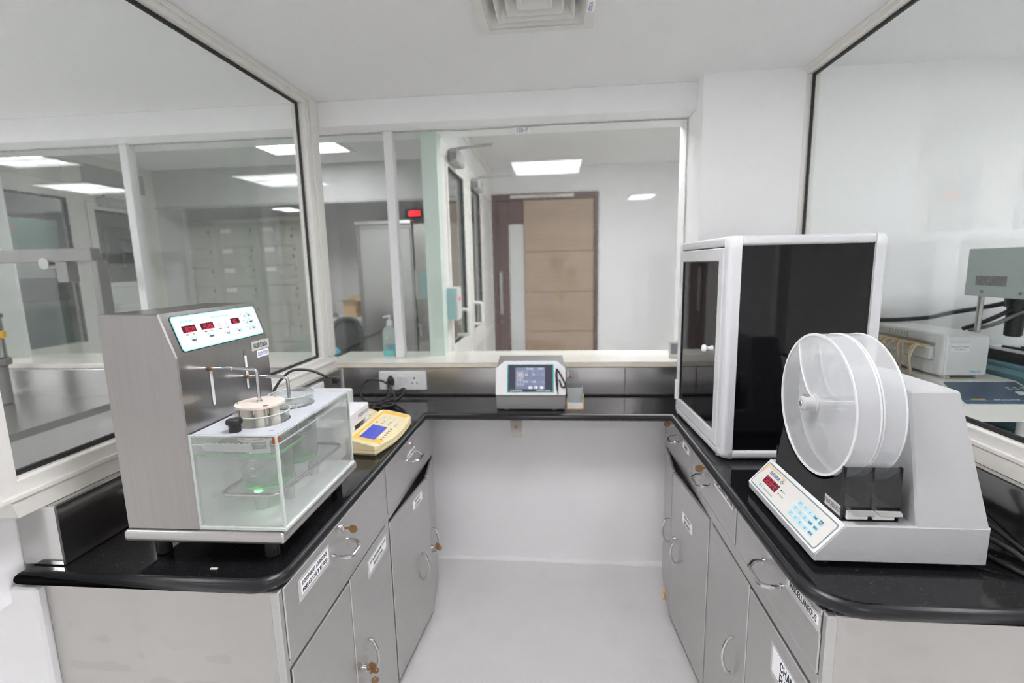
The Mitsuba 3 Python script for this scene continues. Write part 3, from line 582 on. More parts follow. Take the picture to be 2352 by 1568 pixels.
ed += [box(tx0, tx1 + 0.003, ty0 - 0.002, ty1 + 0.002, tz0, tz0 + 0.012, 0.003), box(tx0, tx1, ty0, ty0 + 0.005, tz1 - 0.006, tz1 - 0.001, 0.001), box(tx1 - 0.005, tx1, ty0, ty1, tz1 - 0.006, tz1 - 0.001, 0.001), box(tx0, tx1, ty0, ty0 + 0.004, tz1 - 0.026, tz1 - 0.023, 0.0005), box(tx1 - 0.004, tx1, ty0, ty1, tz1 - 0.026, tz1 - 0.023, 0.0005)]
obj('edge', D.m(cat(*ed)), M_TANKEDGE, tk)
obj('water', D.m(box(tx0 + 0.006, tx1 - 0.006, ty0 + 0.006, ty1 - 0.006, tz0 + 0.012, 1.152)), M_WATER, tk)
obj('scale_mark', D.m(cat(box(tx1 - 0.012, tx1 - 0.004, ty0 - 0.0005, ty0 + 0.0008, tz1 - 0.020, tz1 - 0.005), box(tx1 - 0.001, tx1 + 0.0006, ty0 + 0.002, ty0 + 0.014, tz1 - 0.018, tz1 - 0.004))), M_RUST, tk, label='brown residue in the top corner')
FT = D.sub((0, ty0, 0), (1, 0, 0), (0, 0, 1))
for a_ in ((0.200, 0.272, ty0 + 0.006, ty0 + 0.008), (0.300, tx1 - 0.010, ty0 + 0.006, ty0 + 0.008), (tx1 - 0.009, tx1 - 0.007, ty0 + 0.010, ty0 + 0.14)): obj('glow_bar', D.m(box(*a_, 1.146, 1.1535, 0.0009)), M_GREENGLOW, tk)  # added bars: glow along the waterline painted as green strips
tape_x0, tape_x1 = 0.226, 0.348
jag = [(tape_x0, 1.164)] + [(tape_x1 + 0.0 * i, 1.161) for i in (0,)] + [(tape_x1 - 0.002 + 0.004 * (i % 2) - (tape_x1 - tape_x0) * i / 18.0, 1.181 + 0.0025 * (i % 2)) for i in range(19)]
obj('plastic_strip', FT.m(extrude(sg.Polygon(jag).buffer(0), 0.001, 0.003)), M_FILM, t, label='frosted plastic strip with a torn upper edge')
obj('plastic_strip', FT.m(extrude(sg.Polygon([(tape_x1 - 0.004, 1.158), (0.392, 1.160), (0.391, 1.192), (0.384, 1.192), (0.383, 1.170), (tape_x1 - 0.004, 1.167)]), 0.001, 0.0022)), M_FILM, t)
# white lid with two round openings
b1, b2 = (0.306, 0.125), (0.302, 0.2775)
lid = sg.box(tx0 + 0.004, ty0 + 0.006, tx1 - 0.006, ty1 - 0.004).difference(sg.Point(b1).buffer(0.0655, quad_segs=12)).difference(sg.Point(b2).buffer(0.060, quad_segs=12)).difference(rrect(0.366, 0.379, 0.047, 0.0505, 0.0015))
obj('lid', D.m(extrude(lid, tz1 - 0.0045, tz1 - 0.0005)), M_LID, t, label='white lid with two round openings')
obj('knob', D.m(lathe([(0, 0), (0.0135, 0), (0.0135, 0.019), (0.0185, 0.021), (0.0185, 0.028), (0.016, 0.031), (0, 0.031)], 24, (0.2885, 0.038, tz1))), M_BLACK, t, smooth=40)
def beaker(cx, cy, r, z0, z1):
    h = z1 - z0
    k = obj('beaker', D.m(lathe([(0, z0), (r * 0.8, z0), (r * 0.95, z0 + 0.006), (r, z0 + 0.018), (r, z1 - 0.012), (r * 1.03, z1 - 0.004), (r * 1.06, z1)], 40, (cx, cy, 0))), M_BEAKER, t, smooth=True)
    obj('base_disc', D.m(lathe([(0, z0 - 0.003), (r * 0.93, z0 - 0.003), (r * 0.93, z0 + 0.001), (0, z0 + 0.001)], 32, (cx, cy, 0))), M_GREENGLOW, k, smooth=40)
    obj('rim', D.m(tube([(cx + r * 1.06 * math.cos(a), cy + r * 1.06 * math.sin(a), z1) for a in np.linspace(0, 2 * np.pi, 49)[:-1]], 0.0016, 6, closed=True)), M_TANKEDGE, k, smooth=True)
    marks = []
    for j in range(4):
        fr = D.sub((cx, cy, 0), (math.sin(0.5), math.cos(0.5) * 0 + 1e-9, 0) if False else (1, 0, 0), (0, 0, 1))
        marks.append(fr.plate(-0.006, 0.006, z0 + 0.035 + 0.02 * j, z0 + 0.038 + 0.02 * j, r + 0.0004, r + 0.001))
    obj('graduation', cat(*marks), M_WHITE, k)
    return k
beaker(*b1, 0.0615, 1.040, 1.226)
beaker(*b2, 0.0575, 1.040, 1.232)
def basket(cx, cy, zt, r, cloudy):
    k = obj('basket', D.m(cat(lathe([(0, zt - 0.005), (r - 0.001, zt - 0.005), (r, zt - 0.004), (r, zt + 0.001), (r - 0.001, zt + 0.002), (0, zt + 0.002)], 40, (cx, cy, 0)))), M_PINK if cloudy else M_FILM, t, smooth=40, label='peach-tinted basket disc with a rust stain' if cloudy else 'clear basket disc')
    for a in np.arange(6) * math.pi / 3:
        obj('basket_tube', D.m(lathe([(0.0125, zt - 0.080), (0.0125, zt - 0.005)], 14, (cx + 0.036 * math.cos(a), cy + 0.036 * math.sin(a), 0))), M_BASKET if cloudy else M_GLASSC, k, smooth=True)
    for a in (-2.7, -0.75, 1.3):
        obj('tie_rod', D.m(cyl(0.0032, zt - 0.082, zt + 0.004, (cx + 0.050 * math.cos(a), cy + 0.050 * math.sin(a), 0), n=12)), M_CHROME, k, smooth=40)
    obj('lower_disc', D.m(cyl(r, zt - 0.086, zt - 0.080, (cx, cy, 0), n=40, b=0.001)), M_BASKET if cloudy else M_FILM, k, smooth=40)
    if cloudy:
        obj('rust_stain', D.m(extrude(sg.Point(cx + 0.050 * math.cos(-0.75), cy + 0.050 * math.sin(-0.75)).buffer(0.0065, quad_segs=3), zt + 0.002, zt + 0.0024)), M_RUST, k)
    return k
basket(b1[0], b1[1] - 0.006, 1.250, 0.0585, True)
basket(b2[0], b2[1] - 0.014, 1.210, 0.052, False)
for (yy, zr, (cx, cy), zt) in ((0.112, 1.341, (b1[0], b1[1] - 0.006), 1.252), (0.2555, 1.287, (b2[0], b2[1] - 0.014), 1.212)):
    pts = [(HX - 0.004, yy, zr), (HX + 0.05, yy, zr), (cx, cy, zr - 0.004), (cx, cy, zt)]
    a = obj('lifting_arm', D.m(tube(bend(pts, 0.012, 6), 0.0043, 10)), M_CHROME, t, smooth=40)
    obj('collar', D.m(cyl(0.0075, zt - 0.001, zt + 0.004, (cx, cy, 0), n=16)), M_CHROME, a, smooth=40)
    obj('carrier', D.m(cyl(0.0062, -0.0, 0.010, (HX, yy, zr), axis='x', n=14, b=0.002)), M_BRASS, a, smooth=40)
    obj('joint', D.m(cyl(0.0056, 0.042, 0.060, (HX, yy, zr), axis='x', n=14, b=0.001)), M_CHROME, a, smooth=40)
hp = [(0.232, 0.30, 1.032), (0.232, 0.035, 1.040), (0.382, 0.035, 1.040), (0.386, 0.395, 1.034), (0.30, 0.400, 1.034)]
obj('heating_tube', D.m(tube(bend(hp, 0.025, 6), 0.0048, 10)), M_STEELH, t, smooth=40)
for x, y in ((0.295, 0.10), (0.335, 0.16), (0.29, 0.25), (0.33, 0.31)):
    obj('support_post', D.m(cyl(0.014, tz0 + 0.012, 1.036, (x, y, 0), n=20)), M_FILM, t, smooth=40)
obj('stirrer_block', D.m(cat(box(0.305, 0.330, 0.07, 0.085, 1.052, 1.066, 0.003), cyl(0.007, 0, 0.05, (0.318, 0.085, 1.062), axis='y', n=12))), M_FILM, t)
for (x, y, r) in ((0.30, 0.085, 0.010),):
    obj('indicator_lamp', D.m(cyl(r, 1.026, 1.030, (x, y, 0), n=12)), M_WHITE, t, label='small green lamp under the beaker', emitter={'type': 'area', 'radiance': rgb(0.25, 1.7, 0.4)})
ck = obj('mains_cable', D.m(tube(spline([(0.17, 0.40, 1.20), (0.185, 0.425, 1.235), (0.215, 0.45, 1.262), (0.26, 0.475, 1.256), (0.30, 0.49, 1.235), (0.325, 0.50, 1.222)], 6), 0.0042, 8)), M_RUBBER, t, smooth=True)
obj('cable_plug', D.m(box(0.318, 0.345, 0.492, 0.515, 1.205, 1.228, 0.005)), M_BLACK, t)

# ---------------------------------------------------------------- friabilator (right)
c_, s_ = math.cos(0.0035), math.sin(0.0035)
K = Fr((0.5861, 1.0827, 0), (c_, s_, 0), (-s_, c_, 0))
t = thing('friabilator', 'grey tablet friabilator with a large clear double drum on the right worktop', 'lab instrument')
ZB_, ZL_, Z1_, FW, FLN, PXX = 0.895, 0.9125, 0.9849, 0.3681, 0.3839, 0.0633
b = 0.002
def slab(pts, b=0.002):
    return K.m(hull(pts))
body = [(0.003, 0, ZB_), (FW, 0, ZB_), (FW, 0, Z1_), (PXX, 0, Z1_), (0, 0, ZL_), (0, 0, ZB_ + 0.003)]
KXZ = K.sub((0, 0, 0), (1, 0, 0), (0, 0, 1))
obj('body', K.m(sweep_profile([(0.002, ZB_), (FW, ZB_), (FW, Z1_), (PXX, Z1_), (0, ZL_)], 0.0, FLN, 0.003)), M_GREYPAINT, t)
tb = 0.004
def inset_quad(x0, x1, y0, y1, z): return [(x0 + tb, y0, z), (x1 - tb, y0, z), (x1, y0 + tb, z), (x1, y1 - tb, z), (x1 - tb, y1, z), (x0 + tb, y1, z), (x0, y1 - tb, z), (x0, y0 + tb, z)]
obj('tower', K.m(hull(inset_quad(0.214, FW - 0.0015, 0.0015, FLN - 0.002, Z1_ - 0.001) + inset_quad(0.214, 0.3234, 0.0655, FLN - 0.04, 1.2755) + inset_quad(0.217, 0.3204, 0.0685, FLN - 0.043, 1.2793))), M_GREYPAINT, t)
for x, y in ((0.04, 0.035), (FW - 0.04, 0.035), (0.04, FLN - 0.035), (FW - 0.04, FLN - 0.035)):
    obj('foot', K.m(cyl(0.014, HC, ZB_ + 0.001, (x, y, 0), n=16)), M_BLACK, t)
# control panel: u runs from the far end to the near end, v up the slope
PK = K.sub((0, FLN, ZL_), (0, -1, 0), (PXX, 0, Z1_ - ZL_))
PL = math.hypot(PXX, Z1_ - ZL_)
u0, u1, v0, v1 = 0.0085, FLN - 0.009, 0.005, PL - 0.0095
pw, ph = u1 - u0, v1 - v0
Q = lambda a, b: (u0 + a * pw, v0 + b * ph)
obj('bezel', PK.plate(0.001, FLN - 0.001, 0.0005, PL - 0.0005, 0.0, 0.0012, 0.004), M_WHITE, t)
pn = obj('control_panel', PK.plate(u0, u1, v0, v1, 0.0012, 0.0018, 0.008), M_TEALLINE, t)
obj('overlay', PK.plate(u0 + 0.0035, u1 - 0.0035, v0 + 0.0035, v1 - 0.0035, 0.0018, 0.0022, 0.0055), M_MILK, pn, label='ivory membrane overlay')
(x0, y0), (x1, y1) = Q(0.115, 0.325), Q(0.328, 0.606)
obj('led_window', PK.plate(x0, x1, y0, y1, 0.0022, 0.0027, 0.001), M_LCDRED, pn)
obj('digits', seven(PK, 'Start', x0 + 0.006, y0 + 0.005, 0.0085, 0.0155, 0.0058, 0.0027), M_RED, pn, label='red digits reading Start')
tp = [(0.005, 0.99), (0.33, 0.99), (0.325, 0.84), (0.28, 0.80), (0.26, 0.90), (0.20, 0.86), (0.13, 0.82), (0.06, 0.86), (0.045, 0.70), (0.03, 0.45), (0.005, 0.35)]
obj('tape_residue', PK.m(extrude(sg.Polygon([Q(a, min(b_, 0.955) if b_ > 0.9 else b_) for a, b_ in tp]).buffer(-0.0015).intersection(rrect(u0 + 0.0035, u1 - 0.0035, v0 + 0.0035, v1 - 0.0035, 0.0055)), 0.0022, 0.0024)), M_PAPERBOARD, pn, label='brown adhesive residue in the corner')
x0, y0 = Q(0.115, 0.70); obj('logo_text', PK.text('ELECTROLAB', x0, y0, 0.0085, 0.0024, width=0.15 * pw, bold=True, d=0.0003), M_BLUEINK, pn)
ex, ey = Q(0.31, 0.755)
ring = sg.Point(0, 0).buffer(1, quad_segs=8); import shapely.affinity as sa
em = sa.translate(sa.scale(ring, 0.0078, 0.0052).difference(sa.scale(ring, 0.0068, 0.0043)), ex, ey).union(sg.box(ex - 0.0095, ey - 0.0005, ex + 0.0095, ey + 0.0005)).union(sg.box(ex - 0.0005, ey - 0.0065, ex + 0.0005, ey + 0.0065))
obj('emblem', PK.m(extrude(em, 0.0022, 0.0025)), M_INK, pn)
x0, y0 = Q(0.125, 0.125); obj('model_text', PK.text('EF-2', x0, y0, 0.0075, 0.0022, width=0.05 * pw, d=0.0003), M_BLUEINK, pn); obj('model_text', PK.text('FRIABILATOR (USP)', x0 + 0.07 * pw, y0 + 0.001, 0.0055, 0.0022, width=0.15 * pw, d=0.0003), M_GREYINK, pn)
for (a, b_), m_, s in (((0.371, 0.545), M_BLACK, 'TIME'), ((0.372, 0.397), M_RED, 'COUNT')):
    x0, y0 = Q(a, b_)
    obj('indicator', PK.plate(x0 - 0.0022, x0 + 0.0022, y0 - 0.0022, y0 + 0.0022, 0.0022, 0.003), m_, pn); obj('legend', PK.text(s, x0 + 0.007, y0 - 0.0022, 0.0042, 0.0022, d=0.0003), M_GREYINK, pn)
for s, a, b_ in (('1', .613, .684), ('2', .681, .684), ('3', .747, .684), ('TIME', .814, .684), ('RUN/HALT', .881, .684), ('4', .613, .467), ('5', .681, .467), ('6', .747, .467), ('COUNT', .814, .467), ('RESET', .881, .467), ('7', .613, .254), ('8', .681, .254), ('9', .746, .254), ('0', .814, .254), ('ENTER', .881, .254)):
    x0, y0 = Q(a, b_); kw, kh = 0.0262 * pw, 0.068 * ph * 1.1
    k = obj('key', PK.plate(x0 - kw, x0 + kw, y0 - kh, y0 + kh, 0.0022, 0.0029, 0.0015), M_KEY, pn)
    if s == 'RUN/HALT': obj('key_print', cat(PK.text('RUN', x0, y0 + 0.001, 0.0048, 0.0029, width=0.012, bold=True, d=0.0003, mid=True), PK.text('HALT', x0, y0 - 0.0052, 0.0048, 0.0029, width=0.013, bold=True, d=0.0003, mid=True)), M_INK, pn)
    else: obj('key_print', PK.text(s, x0, y0 - 0.0025, 0.0052, 0.0029, width=(0.0155 if len(s) > 1 else None), bold=len(s) > 1, d=0.0003, mid=True), M_INK, pn)
# black hopper with smoked front and two trays
DX, DY, DZ, DR, DWD = 0.064, 0.173, 1.220, 0.178, 0.0532
KYZ = K.sub((PXX, 0, 0), (0, -1, 0), (0, 0, 1))           # u = -y, w = -x
hop = sg.Polygon([(-0.0208, Z1_), (-0.0208, 1.1143), (-0.026, 1.1143), (-0.312, 1.1143), (-0.322, 1.108), (-0.328, 1.090), (-0.356, Z1_)]).difference(sg.Point(-DY, DZ).buffer(DR + 0.007, quad_segs=24))
hp_ = obj('hopper', cat(KYZ.m(extrude(hop, -0.004, 0.0)), KYZ.m(extrude(hop, -0.124, -0.120)), KYZ.m(extrude(hop, -0.064, -0.060)), K.m(box(PXX + 0.001, 0.186, 0.02, 0.355, Z1_, Z1_ + 0.004)), K.m(box(PXX, 0.187, 0.350, 0.354, Z1_, 1.04))), M_HOPPER, t, label='glossy black hopper panels cut out round the drum')
cv = [(0.0235, 1.1143), (0.0205, 1.085), (0.0190, 1.060), (0.0180, 1.043), (0.0165, 1.032), (0.0140, 1.0225)]
V = np.array([[x, y, z] for y, z in cv for x in (PXX - 0.001, 0.1845)]); F = [[2 * i, 2 * i + 1, 2 * i + 3] for i in range(5)] + [[2 * i, 2 * i + 3, 2 * i + 2] for i in range(5)]
obj('smoked_cover', K.m(trimesh.Trimesh(V, F, process=False)), M_SMOKE, t, smooth=True, label='smoked transparent cover over the trays')
sidep = sg.Polygon([(-y, z) for y, z in cv] + [(-0.022, Z1_ + 0.002), (-0.03, Z1_ + 0.002), (-0.03, 1.1143)])
for w0 in (-0.0025, -0.1235): obj('cover_cheek', KYZ.m(extrude(sidep, w0, w0 + 0.0032)), M_BLACK, hp_)
for x0 in (0.072, 0.129):
    tr = obj('tray', K.m(box(x0, x0 + 0.0485, 0.0165, 0.15, Z1_ + 0.0045, 1.0150, 0.0025)), M_TRAY, t, label='polished metal collecting tray')
    TP = K.sub((x0, 0.0105, 1.0160), (1, 0, 0), (0, -0.75, -0.66))
    lip = sg.Polygon([(-0.001, 0), (0.0535, 0), (0.0555, 0.005), (0.0535, 0.0125), (0.011, 0.0135), (0.006, 0.0105)])
    obj('grip', K.m(cat(box(x0 - 0.001, x0 + 0.0535, 0.010, 0.03, 1.0150, 1.0168))), M_CHROME, tr)
    obj('grip_lip', TP.m(extrude(lip, 0.0, 0.0016)), M_CHROME, tr)
npk = obj('name_plate', KYZ.plate(-0.088, -0.0245, 0.9945, 1.0195, 0.0004, 0.0016), M_TAPE, t)
obj('writing', KYZ.text('FD/FRB/003', -0.0865, 1.0015, 0.0115, 0.0016, width=0.061, d=0.0003), M_INK, npk)
# the drum: axis along x
dr_ = obj('drum_wall', K.m(lathe([(DR - 0.0015, DX), (DR - 0.0015, DX + 2 * DWD)], 72, (0, DY, DZ), axis='x')), M_DRUM, t, smooth=True, label='clear acrylic drum wall')
for i, x in enumerate((DX + 0.003, DX + DWD, DX + 2 * DWD - 0.002)):
    obj('drum_disc', K.m(lathe([(0.012, x), (DR - 0.003, x)], 72, (0, DY, DZ), axis='x')), M_DRUM, t, smooth=True)
for i, x in enumerate((DX, DX + DWD - 0.004, DX + DWD + 0.002, DX + 2 * DWD - 0.005)):
    ri = DR - (0.0060 if i == 0 else 0.003)
    obj('drum_rim', K.m(lathe([(ri, x), (DR, x), (DR + 0.0006, x + 0.0010), (DR, x + 0.0030), (ri, x + 0.0030), (ri, x)], 72, (0, DY, DZ), axis='x')), M_DRUMRIM, t, smooth=40)
# curved lifting vanes
for x0, x1, flip in ((DX + 0.005, DX + DWD - 0.003, 1), (DX + DWD + 0.003, DX + 2 * DWD - 0.004, 1)):
    q = spline([(0.015, 0.012), (0.045, 0.028), (0.080, 0.075), (0.098, 0.125), (0.1015, 0.144)], 6)   # (y offset, z offset)
    V = np.array([[x, DY + a, DZ + c] for a, c in q for x in (x0, x1)]); n_ = len(q)
    F = [[2 * i, 2 * i + 1, 2 * i + 3] for i in range(n_ - 1)] + [[2 * i, 2 * i + 3, 2 * i + 2] for i in range(n_ - 1)]
    vn = obj('lifting_vane', K.m(trimesh.Trimesh(V, F, process=False)), M_FILM, t, smooth=True)
    obj('vane_edge', K.m(tube(np.c_[np.full(n_, x0), DY + q[:, 0], DZ + q[:, 1]], 0.0038, 6)), M_DRUMRIM, vn, smooth=True)
hb_ = obj('hub', K.m(lathe([(0, DX - 0.032), (0.014, DX - 0.032), (0.0185, DX - 0.028), (0.0200, DX - 0.003), (0.024, DX - 0.001), (0.024, DX + 0.004), (0, DX + 0.004)], 32, (0, DY, DZ), axis='x')), M_HUB, t, smooth=35)
obj('hub_screw', K.m(lathe([(0, DX - 0.0335), (0.0062, DX - 0.0335), (0.007, DX - 0.0320)], 20, (0, DY, DZ), axis='x')), M_STEELH, hb_, smooth=35)
obj('hub_clip', K.m(box(DX - 0.024, DX - 0.010, DY - 0.004, DY + 0.012, DZ + 0.0165, DZ + 0.0215, 0.002)), M_DGREY, hb_)
obj('shaft', K.m(cyl(0.010, DX + 0.004, 0.26, (0, DY, DZ), axis='x', n=20)), M_CHROME, t, smooth=40)

# ---------------------------------------------------------------- dark-glazed cabinet (right, behind)
c_, s_ = math.cos(0.0372), math.sin(0.0372)
C = Fr((0.5743, 1.6975, 0), (c_, s_, 0), (-s_, c_, 0))
t = thing('glazed_cabinet', 'tall silver-framed cabinet with black glass sides and a small white door knob', 'display cabinet')
CW, CL, CB, CT, PR = 0.513, 0.577, 0.885, 1.664, 0.021
def post(x, y, z0=CB + 0.024, z1=CT - 0.026):
    sx, sy = (1 if x > 0.2 else -1), (1 if y > 0.2 else -1)
    pts = [(x + sx * PR * math.cos(a), y + sy * PR * math.sin(a)) for a in np.linspace(0, math.pi / 2, 7)] + [(x - sx * PR, y + sy * PR), (x - sx * PR, y - sy * PR), (x + sx * PR, y - sy * PR)]
    return extrude(sg.MultiPoint(pts).convex_hull, z0, z1)
for x in (PR, CW - PR):
    for y in (PR, CL - PR):
        obj('post', C.m(post(x, y)), M_ALUWHITE, t, smooth=35)
        for z0, z1, up in ((CT - 0.038, CT, True), (CB, CB + 0.034, False)):
            sx, sy = (1 if x > 0.2 else -1), (1 if y > 0.2 else -1)
            pts = []
            for a in np.linspace(0, math.pi / 2, 6):
                for e in np.linspace(0, math.pi / 2, 5):
                    r_ = PR + 0.0008; zz = (z1 - r_ + r_ * math.sin(e)) if up else (z0 + r_ - r_ * math.sin(e))
                    pts.append((x + sx * r_ * math.cos(a) * math.cos(e), y + sy * r_ * math.sin(a) * math.cos(e), zz))
            zf = z0 if up else z1
            for a in np.linspace(0, math.pi / 2, 6): pts.append((x + sx * (PR + 0.0008) * math.cos(a), y + sy * (PR + 0.0008) * math.sin(a), zf))
            for z in (zf, z1 - 0.001 if up else z0 + 0.001):
                pts += [(x - sx * PR, y - sy * PR, z), (x - sx * PR, y + sy * PR, z), (x + sx * PR, y - sy * PR, z)]
            obj('corner_cap', C.m(hull(pts)), M_LIGHTPAINT, t, smooth=35)
def rail(x0, x1, y0, y1, z0, z1): return C.m(rbox(x0, x1, y0, y1, z0, z1, 0.011, 3))
q2 = 2 * PR
for y0, y1 in ((0.0, 0.034), (CL - 0.034, CL)):
    for z0, z1 in ((CT - 0.034, CT - 0.001), (CB + 0.001, CB + 0.031)): obj('rail', rail(q2 - 0.004, CW - q2 + 0.004, y0, y1, z0, z1), M_ALUWHITE, t, smooth=35)
for x0, x1 in ((0.0, 0.034), (CW - 0.034, CW)):
    for z0, z1 in ((CT - 0.034, CT - 0.001), (CB + 0.001, CB + 0.031)): obj('rail', rail(x0, x1, q2 - 0.004, CL - q2 + 0.004, z0, z1), M_ALUWHITE, t, smooth=35)
obj('side_pane', C.m(box(q2 - 0.003, CW - q2 + 0.003, 0.010, 0.016, CB + 0.028, CT - 0.031)), M_BGLASS, t, label='black glass side facing the viewer')
obj('side_pane', C.m(cat(box(q2 - 0.003, CW - q2 + 0.003, CL - 0.016, CL - 0.010, CB + 0.028, CT - 0.031), box(CW - 0.016, CW - 0.010, q2 - 0.003, CL - q2 + 0.003, CB + 0.028, CT - 0.031))), M_BGLASS, t)
obj('pane_seal', C.m(cat(box(q2 - 0.001, CW - q2 + 0.001, 0.0095, 0.012, CT - 0.0345, CT - 0.031), box(q2 - 0.001, q2 + 0.003, 0.0095, 0.012, CB + 0.03, CT - 0.033), box(CW - q2 - 0.004, CW - q2 + 0.001, 0.0095, 0.012, CB + 0.03, CT - 0.033), box(q2, CW - q2, 0.0095, 0.012, CB + 0.029, CB + 0.033))), M_GASKET, t)
obj('top_panel', C.m(box(0.02, CW - 0.02, 0.02, CL - 0.02, CT - 0.014, CT - 0.008)), M_LIGHTPAINT, t)
obj('bottom_panel', C.m(box(0.02, CW - 0.02, 0.02, CL - 0.02, CB + 0.008, CB + 0.014)), M_LIGHTPAINT, t)
dy0, dy1, dz0, dz1, st_ = q2 + 0.002, CL - q2 + 0.016, CB + 0.034, CT - 0.038, 0.043
dfr = [box(-0.002, 0.016, dy0, dy0 + st_, dz0, dz1, 0.003), box(-0.002, 0.016, dy1 - st_ * 0.75, dy1, dz0, dz1, 0.003), box(-0.002, 0.016, dy0 + st_ * 0.9, dy1 - st_ * 0.7, dz1 - st_ * 1.05, dz1, 0.003), box(-0.002, 0.016, dy0 + st_ * 0.9, dy1 - st_ * 0.7, dz0, dz0 + st_ * 1.05, 0.003)]
d = obj('door', C.m(cat(*dfr)), M_ALUWHITE, t)
obj('door_pane', C.m(box(0.006, 0.011, dy0 + st_ - 0.004, dy1 - st_ * 0.75 + 0.004, dz0 + st_, dz1 - st_)), M_BGLASS, d)
gz = [box(0.0015, 0.0065, dy0 + st_ - 0.002, dy0 + st_ + 0.002, dz0 + st_, dz1 - st_), box(0.0015, 0.0065, dy1 - st_ * 0.75 - 0.006, dy1 - st_ * 0.75 + 0.002, dz0 + st_, dz1 - st_), box(0.0015, 0.0065, dy0 + st_, dy1 - st_ * 0.75, dz1 - st_ * 1.05 - 0.003, dz1 - st_ * 1.05 + 0.002)]
obj('door_seal', C.m(cat(*gz)), M_GASKET, d)
obj('door_knob', C.m(lathe([(0, -0.040), (0.0105, -0.039), (0.0138, -0.034), (0.0135, -0.028), (0.008, -0.023), (0.006, -0.016), (0.010, -0.004), (0.010, -0.001)], 24, (0, 0.112, 1.268), axis='x')), M_WHITE, d, smooth=40, label='small white mushroom knob')
for z in (1.42, 1.0):
    obj('hinge', C.m(cat(box(-0.006, 0.002, dy1 - 0.016, dy1 + 0.006, z - 0.045, z + 0.045, 0.002), cyl(0.005, z - 0.045, z + 0.045, (-0.005, dy1 - 0.004, 0), n=12))), M_WHITE, d)
for x in (0.05, CW - 0.05):
    for y in (0.05, CL - 0.05): obj('foot', C.m(cyl(0.015, HC, CB + 0.002, (x, y, 0), n=14)), M_BLACK, t)

# ---------------------------------------------------------------- hardness tester and things on the back worktop
c_, s_ = math.cos(0.0036), math.sin(0.0036)
H = Fr((-0.2974, 2.2974, 0), (c_, s_, 0), (-s_, c_, 0))
t = thing('hardness_tester', 'grey and white tablet hardness tester with a touch screen on the back worktop', 'lab instrument')
HW = 0.3391
bz = [(0, -0.010, 0.9598), (HW, -0.010, 0.9598), (HW, 0.0242, 1.0832), (HW - 0.04, 0.0501, 1.1159), (0.04, 0.0501, 1.1159), (0, 0.0242, 1.0832)]
obj('lower_body', H.m(hull([(0.003, 0.0, 0.8864), (HW - 0.003, 0.0, 0.8864), (0.0, -0.006, 0.9595), (HW, -0.006, 0.9595), (0.003, 0.175, 0.8864), (HW - 0.003, 0.175, 0.8864), (0, 0.175, 0.97), (HW, 0.175, 0.97)])), M_INSTR, t)
obj('hood', H.m(hull([(0.001, 0.0, 0.9605), (HW - 0.001, 0.0, 0.9605), (0.001, 0.046, 1.083), (HW - 0.001, 0.046, 1.083), (0.012, 0.113, 1.1314), (HW - 0.012, 0.113, 1.1314), (0.004, 0.175, 0.9605), (HW - 0.004, 0.175, 0.9605), (0.012, 0.175, 1.12), (HW - 0.012, 0.175, 1.12), (0.042, 0.062, 1.113), (HW - 0.042, 0.062, 1.113)])), M_INSTR, t)
nb = np.array([0, -(1.1159 - 0.9598), 0.0601]); nb /= np.linalg.norm(nb)
BF = H.sub((0, -0.0135, 0.9598), (1, 0, 0), (0, 0.0601, 0.1561))
BL = math.hypot(0.0601, 0.1561)
bp = sg.Polygon([(0, 0), (HW, 0), (HW, BL * 0.79), (HW - 0.042, BL), (0.042, BL), (0, BL * 0.79)]).buffer(-0.006).buffer(0.006, quad_segs=4)
bez = obj('front_bezel', BF.m(extrude(bp, -0.004, 0.004)), M_WHITE, t, label='white bezel with cut upper corners')
sx0, sx1, sy0, sy1 = 0.0555, 0.283, 0.012, BL - 0.0175
obj('screen_border', BF.plate(sx0, sx1, sy0, sy1, 0.004, 0.005, 0.002), M_TEAL, bez)
gx, gy = sx1 - sx0, sy1 - sy0
sc = obj('touch_screen', BF.plate(sx0 + 0.005, sx1 - 0.005, sy0 + 0.002, sy1 - 0.002, 0.005, 0.0056), M_SCREEN, t)
Q = lambda a, b: (sx0 + a * gx, sy0 + b * gy)
def sp(name, a0, a1, b0, b1, m_, w0=0.0056, r=0.001): obj(name, BF.plate(*[Q(a0, b0)[0], Q(a1, b1)[0], Q(a0, b0)[1], Q(a1, b1)[1]], w0, w0 + 0.0003, r), m_, sc)
sp('display', 0.178, 0.814, 0.119, 0.891, M_SCREENLIT)
sp('title_bar', 0.18, 0.812, 0.79, 0.885, M_SCREENLIT, 0.0058)
